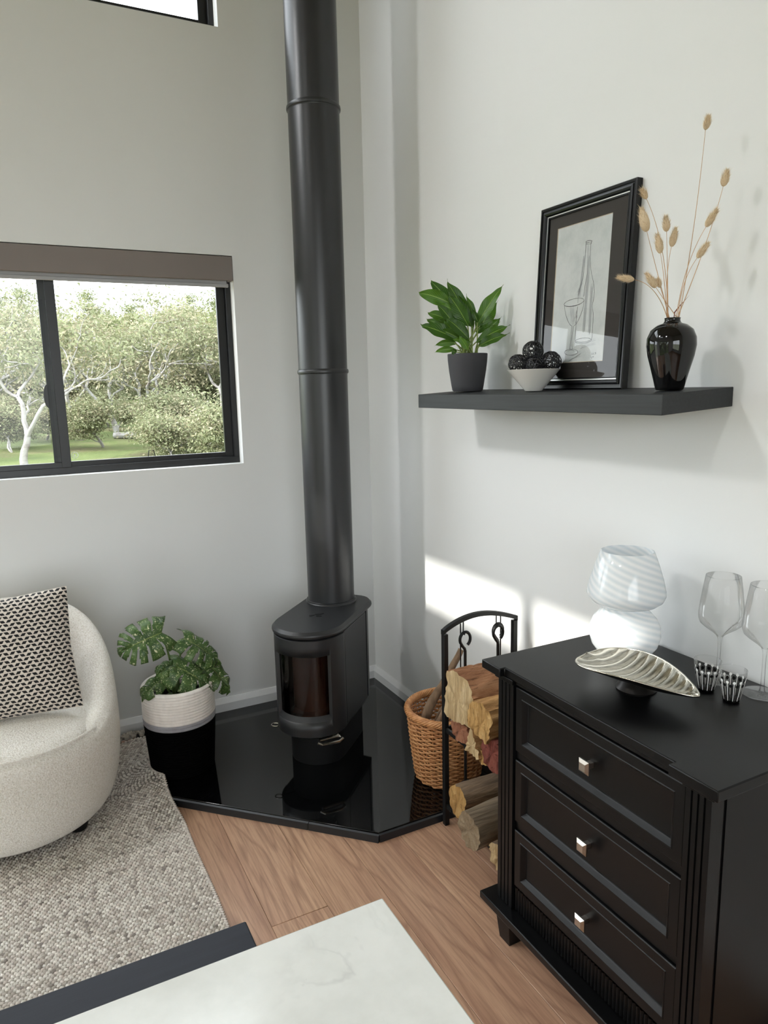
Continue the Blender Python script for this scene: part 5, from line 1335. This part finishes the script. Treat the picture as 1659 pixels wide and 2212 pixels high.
spots = [(3, 6.6, 22, 1.05), (2, -1.4, 23, 1.0), (3, 3.9, 23.5, .8), (2, 2.4, 31, 1.05), (2, -2.6, 31, 1.1), (0, 8.2, 33, .95), (3, 5.6, 30, 1.1),
         (0, .2, 39, 1.0), (2, 4.6, 38, 1.15), (1, 9.6, 41, .85), (0, -3.6, 42, 1.0), (1, 2.4, 46, .9), (0, 6.9, 45, 1.0), (0, 11.6, 47, 1.05), (2, 9.0, 37, 1.1),
         (1, -1.2, 52, .95), (0, 4.7, 53, 1.0), (0, 9.0, 54, 1.05), (1, 13.2, 55, .95), (0, -4.6, 56, 1.0), (0, 1.6, 59, 1.05), (1, 6.6, 61, .95), (0, 11.3, 62, 1.05), (0, 16.0, 62, 1.05),
         (1, 3.4, 68, 1.1), (0, -2.0, 68, 1.1), (0, 8.8, 70, 1.1), (1, 13.8, 70, 1.1), (0, 18.2, 70, 1.15), (0, 5.6, 78, 1.2), (0, 0.4, 78, 1.2), (1, 11.4, 79, 1.2), (0, 16.5, 80, 1.2), (0, 21.0, 80, 1.2)]
spots += [(3, 2.9, 20.5, .62), (3, 5.0, 20.0, .75), (3, 7.2, 20.5, .8), (2, 6.0, 26.5, 1.0), (2, 0.8, 34, 1.1), (2, 7.8, 28, 1.0), (2, 4.0, 29.5, 1.1), (2, 9.6, 33, 1.1), (2, 2.2, 38, 1.2), (2, 6.4, 36, 1.2)]
spots += [(2, -6.2, 30, 1.1), (0, -9.5, 41, 1.0), (0, -6.5, 49, 1.0), (1, -12, 52, .95), (0, -10, 62, 1.1), (0, -16, 60, 1.1), (3, -5.0, 25, .8), (3, -8.5, 33, 1.0), (0, -15, 45, 1.0), (0, -20, 52, 1.1)]
low = random.Random(5)
for yb in (26, 31, 36, 42, 48, 54, 60):
    x = -2.2 - .03 * yb + low.uniform(0, 2)
    while x < .275 * (yb + 3) - .5:
        spots.append((3, x, yb + low.uniform(-2, 2), low.uniform(.75, 1.1) if yb > 40 else low.uniform(.45, .7))); x += low.uniform(2.2, 3.2)
used = [False] * 4
for k, (i, x, y, s) in enumerate(spots):
    loc = (x, y, gz(x, y))
    if not used[i]: o = protos[i]; o.location = loc; used[i] = True
    else: o = dup(protos[i], loc)
    o['label'] = NEAR.get(k, FAR[i] if i != 2 else 'sparse gum tree with white branches before the massed crowns%s' % ({14: ' at right', 37: ' behind the near bush', 38: ' at the left', 39: ' at the right edge', 40: ' behind the fallen log', 41: ' far at the right edge', 42: ' far at the left', 43: ' far at the centre', 44: ' left of the window view'}.get(k, ' at the centre')))
    o.rotation_euler = (0, 0, k * 1.9); o.scale = (s, s, s * (.82 if y > 36 else 1))
# gum trees beyond the glass doors opposite the shelf, seen only as reflections in the picture glass and vase
for k, (i, x, y, s) in enumerate([(0, -14.5, -7.5, .95), (0, -15.5, -2.6, 1.0), (0, -14.5, 2.2, .95), (3, -13.0, -5.0, 1.1), (3, -13.2, -.2, 1.1), (3, -12.8, 3.6, 1.0), (0, -16, -12, 1.0), (3, -13, -9.5, 1.1), (0, -19, -5.2, 1.05), (0, -19, .4, 1.05)]):
    o = dup(protos[i], (x, y, gz(x, 0) - .1)); o.rotation_euler = (0, 0, k * 2.3); o.scale = (s, s, s * .95)
    o['label'] = ['broad gum tree outside the glass doors opposite the shelf', '', '', 'low gum bush outside the glass doors opposite the shelf'][i]; o['group'] = 'gum trees outside the glass doors'
tag(obj('fallen_log', MB().tube([(2.2, 29.5, gz(2.2, 29.5) + .12), (3.3, 28.6, gz(3.3, 28.6) + .2), (4.6, 27.8, gz(4.6, 27.8) + .12), (5.3, 26.9, gz(5.3, 26.9) + .1)], [.12, .16, .14, .07], 8), 'gum_bark', loc=(3.3, 28.6, gz(3.3, 28.6))), 'pale fallen log lying on the grass beyond the window', 'log')
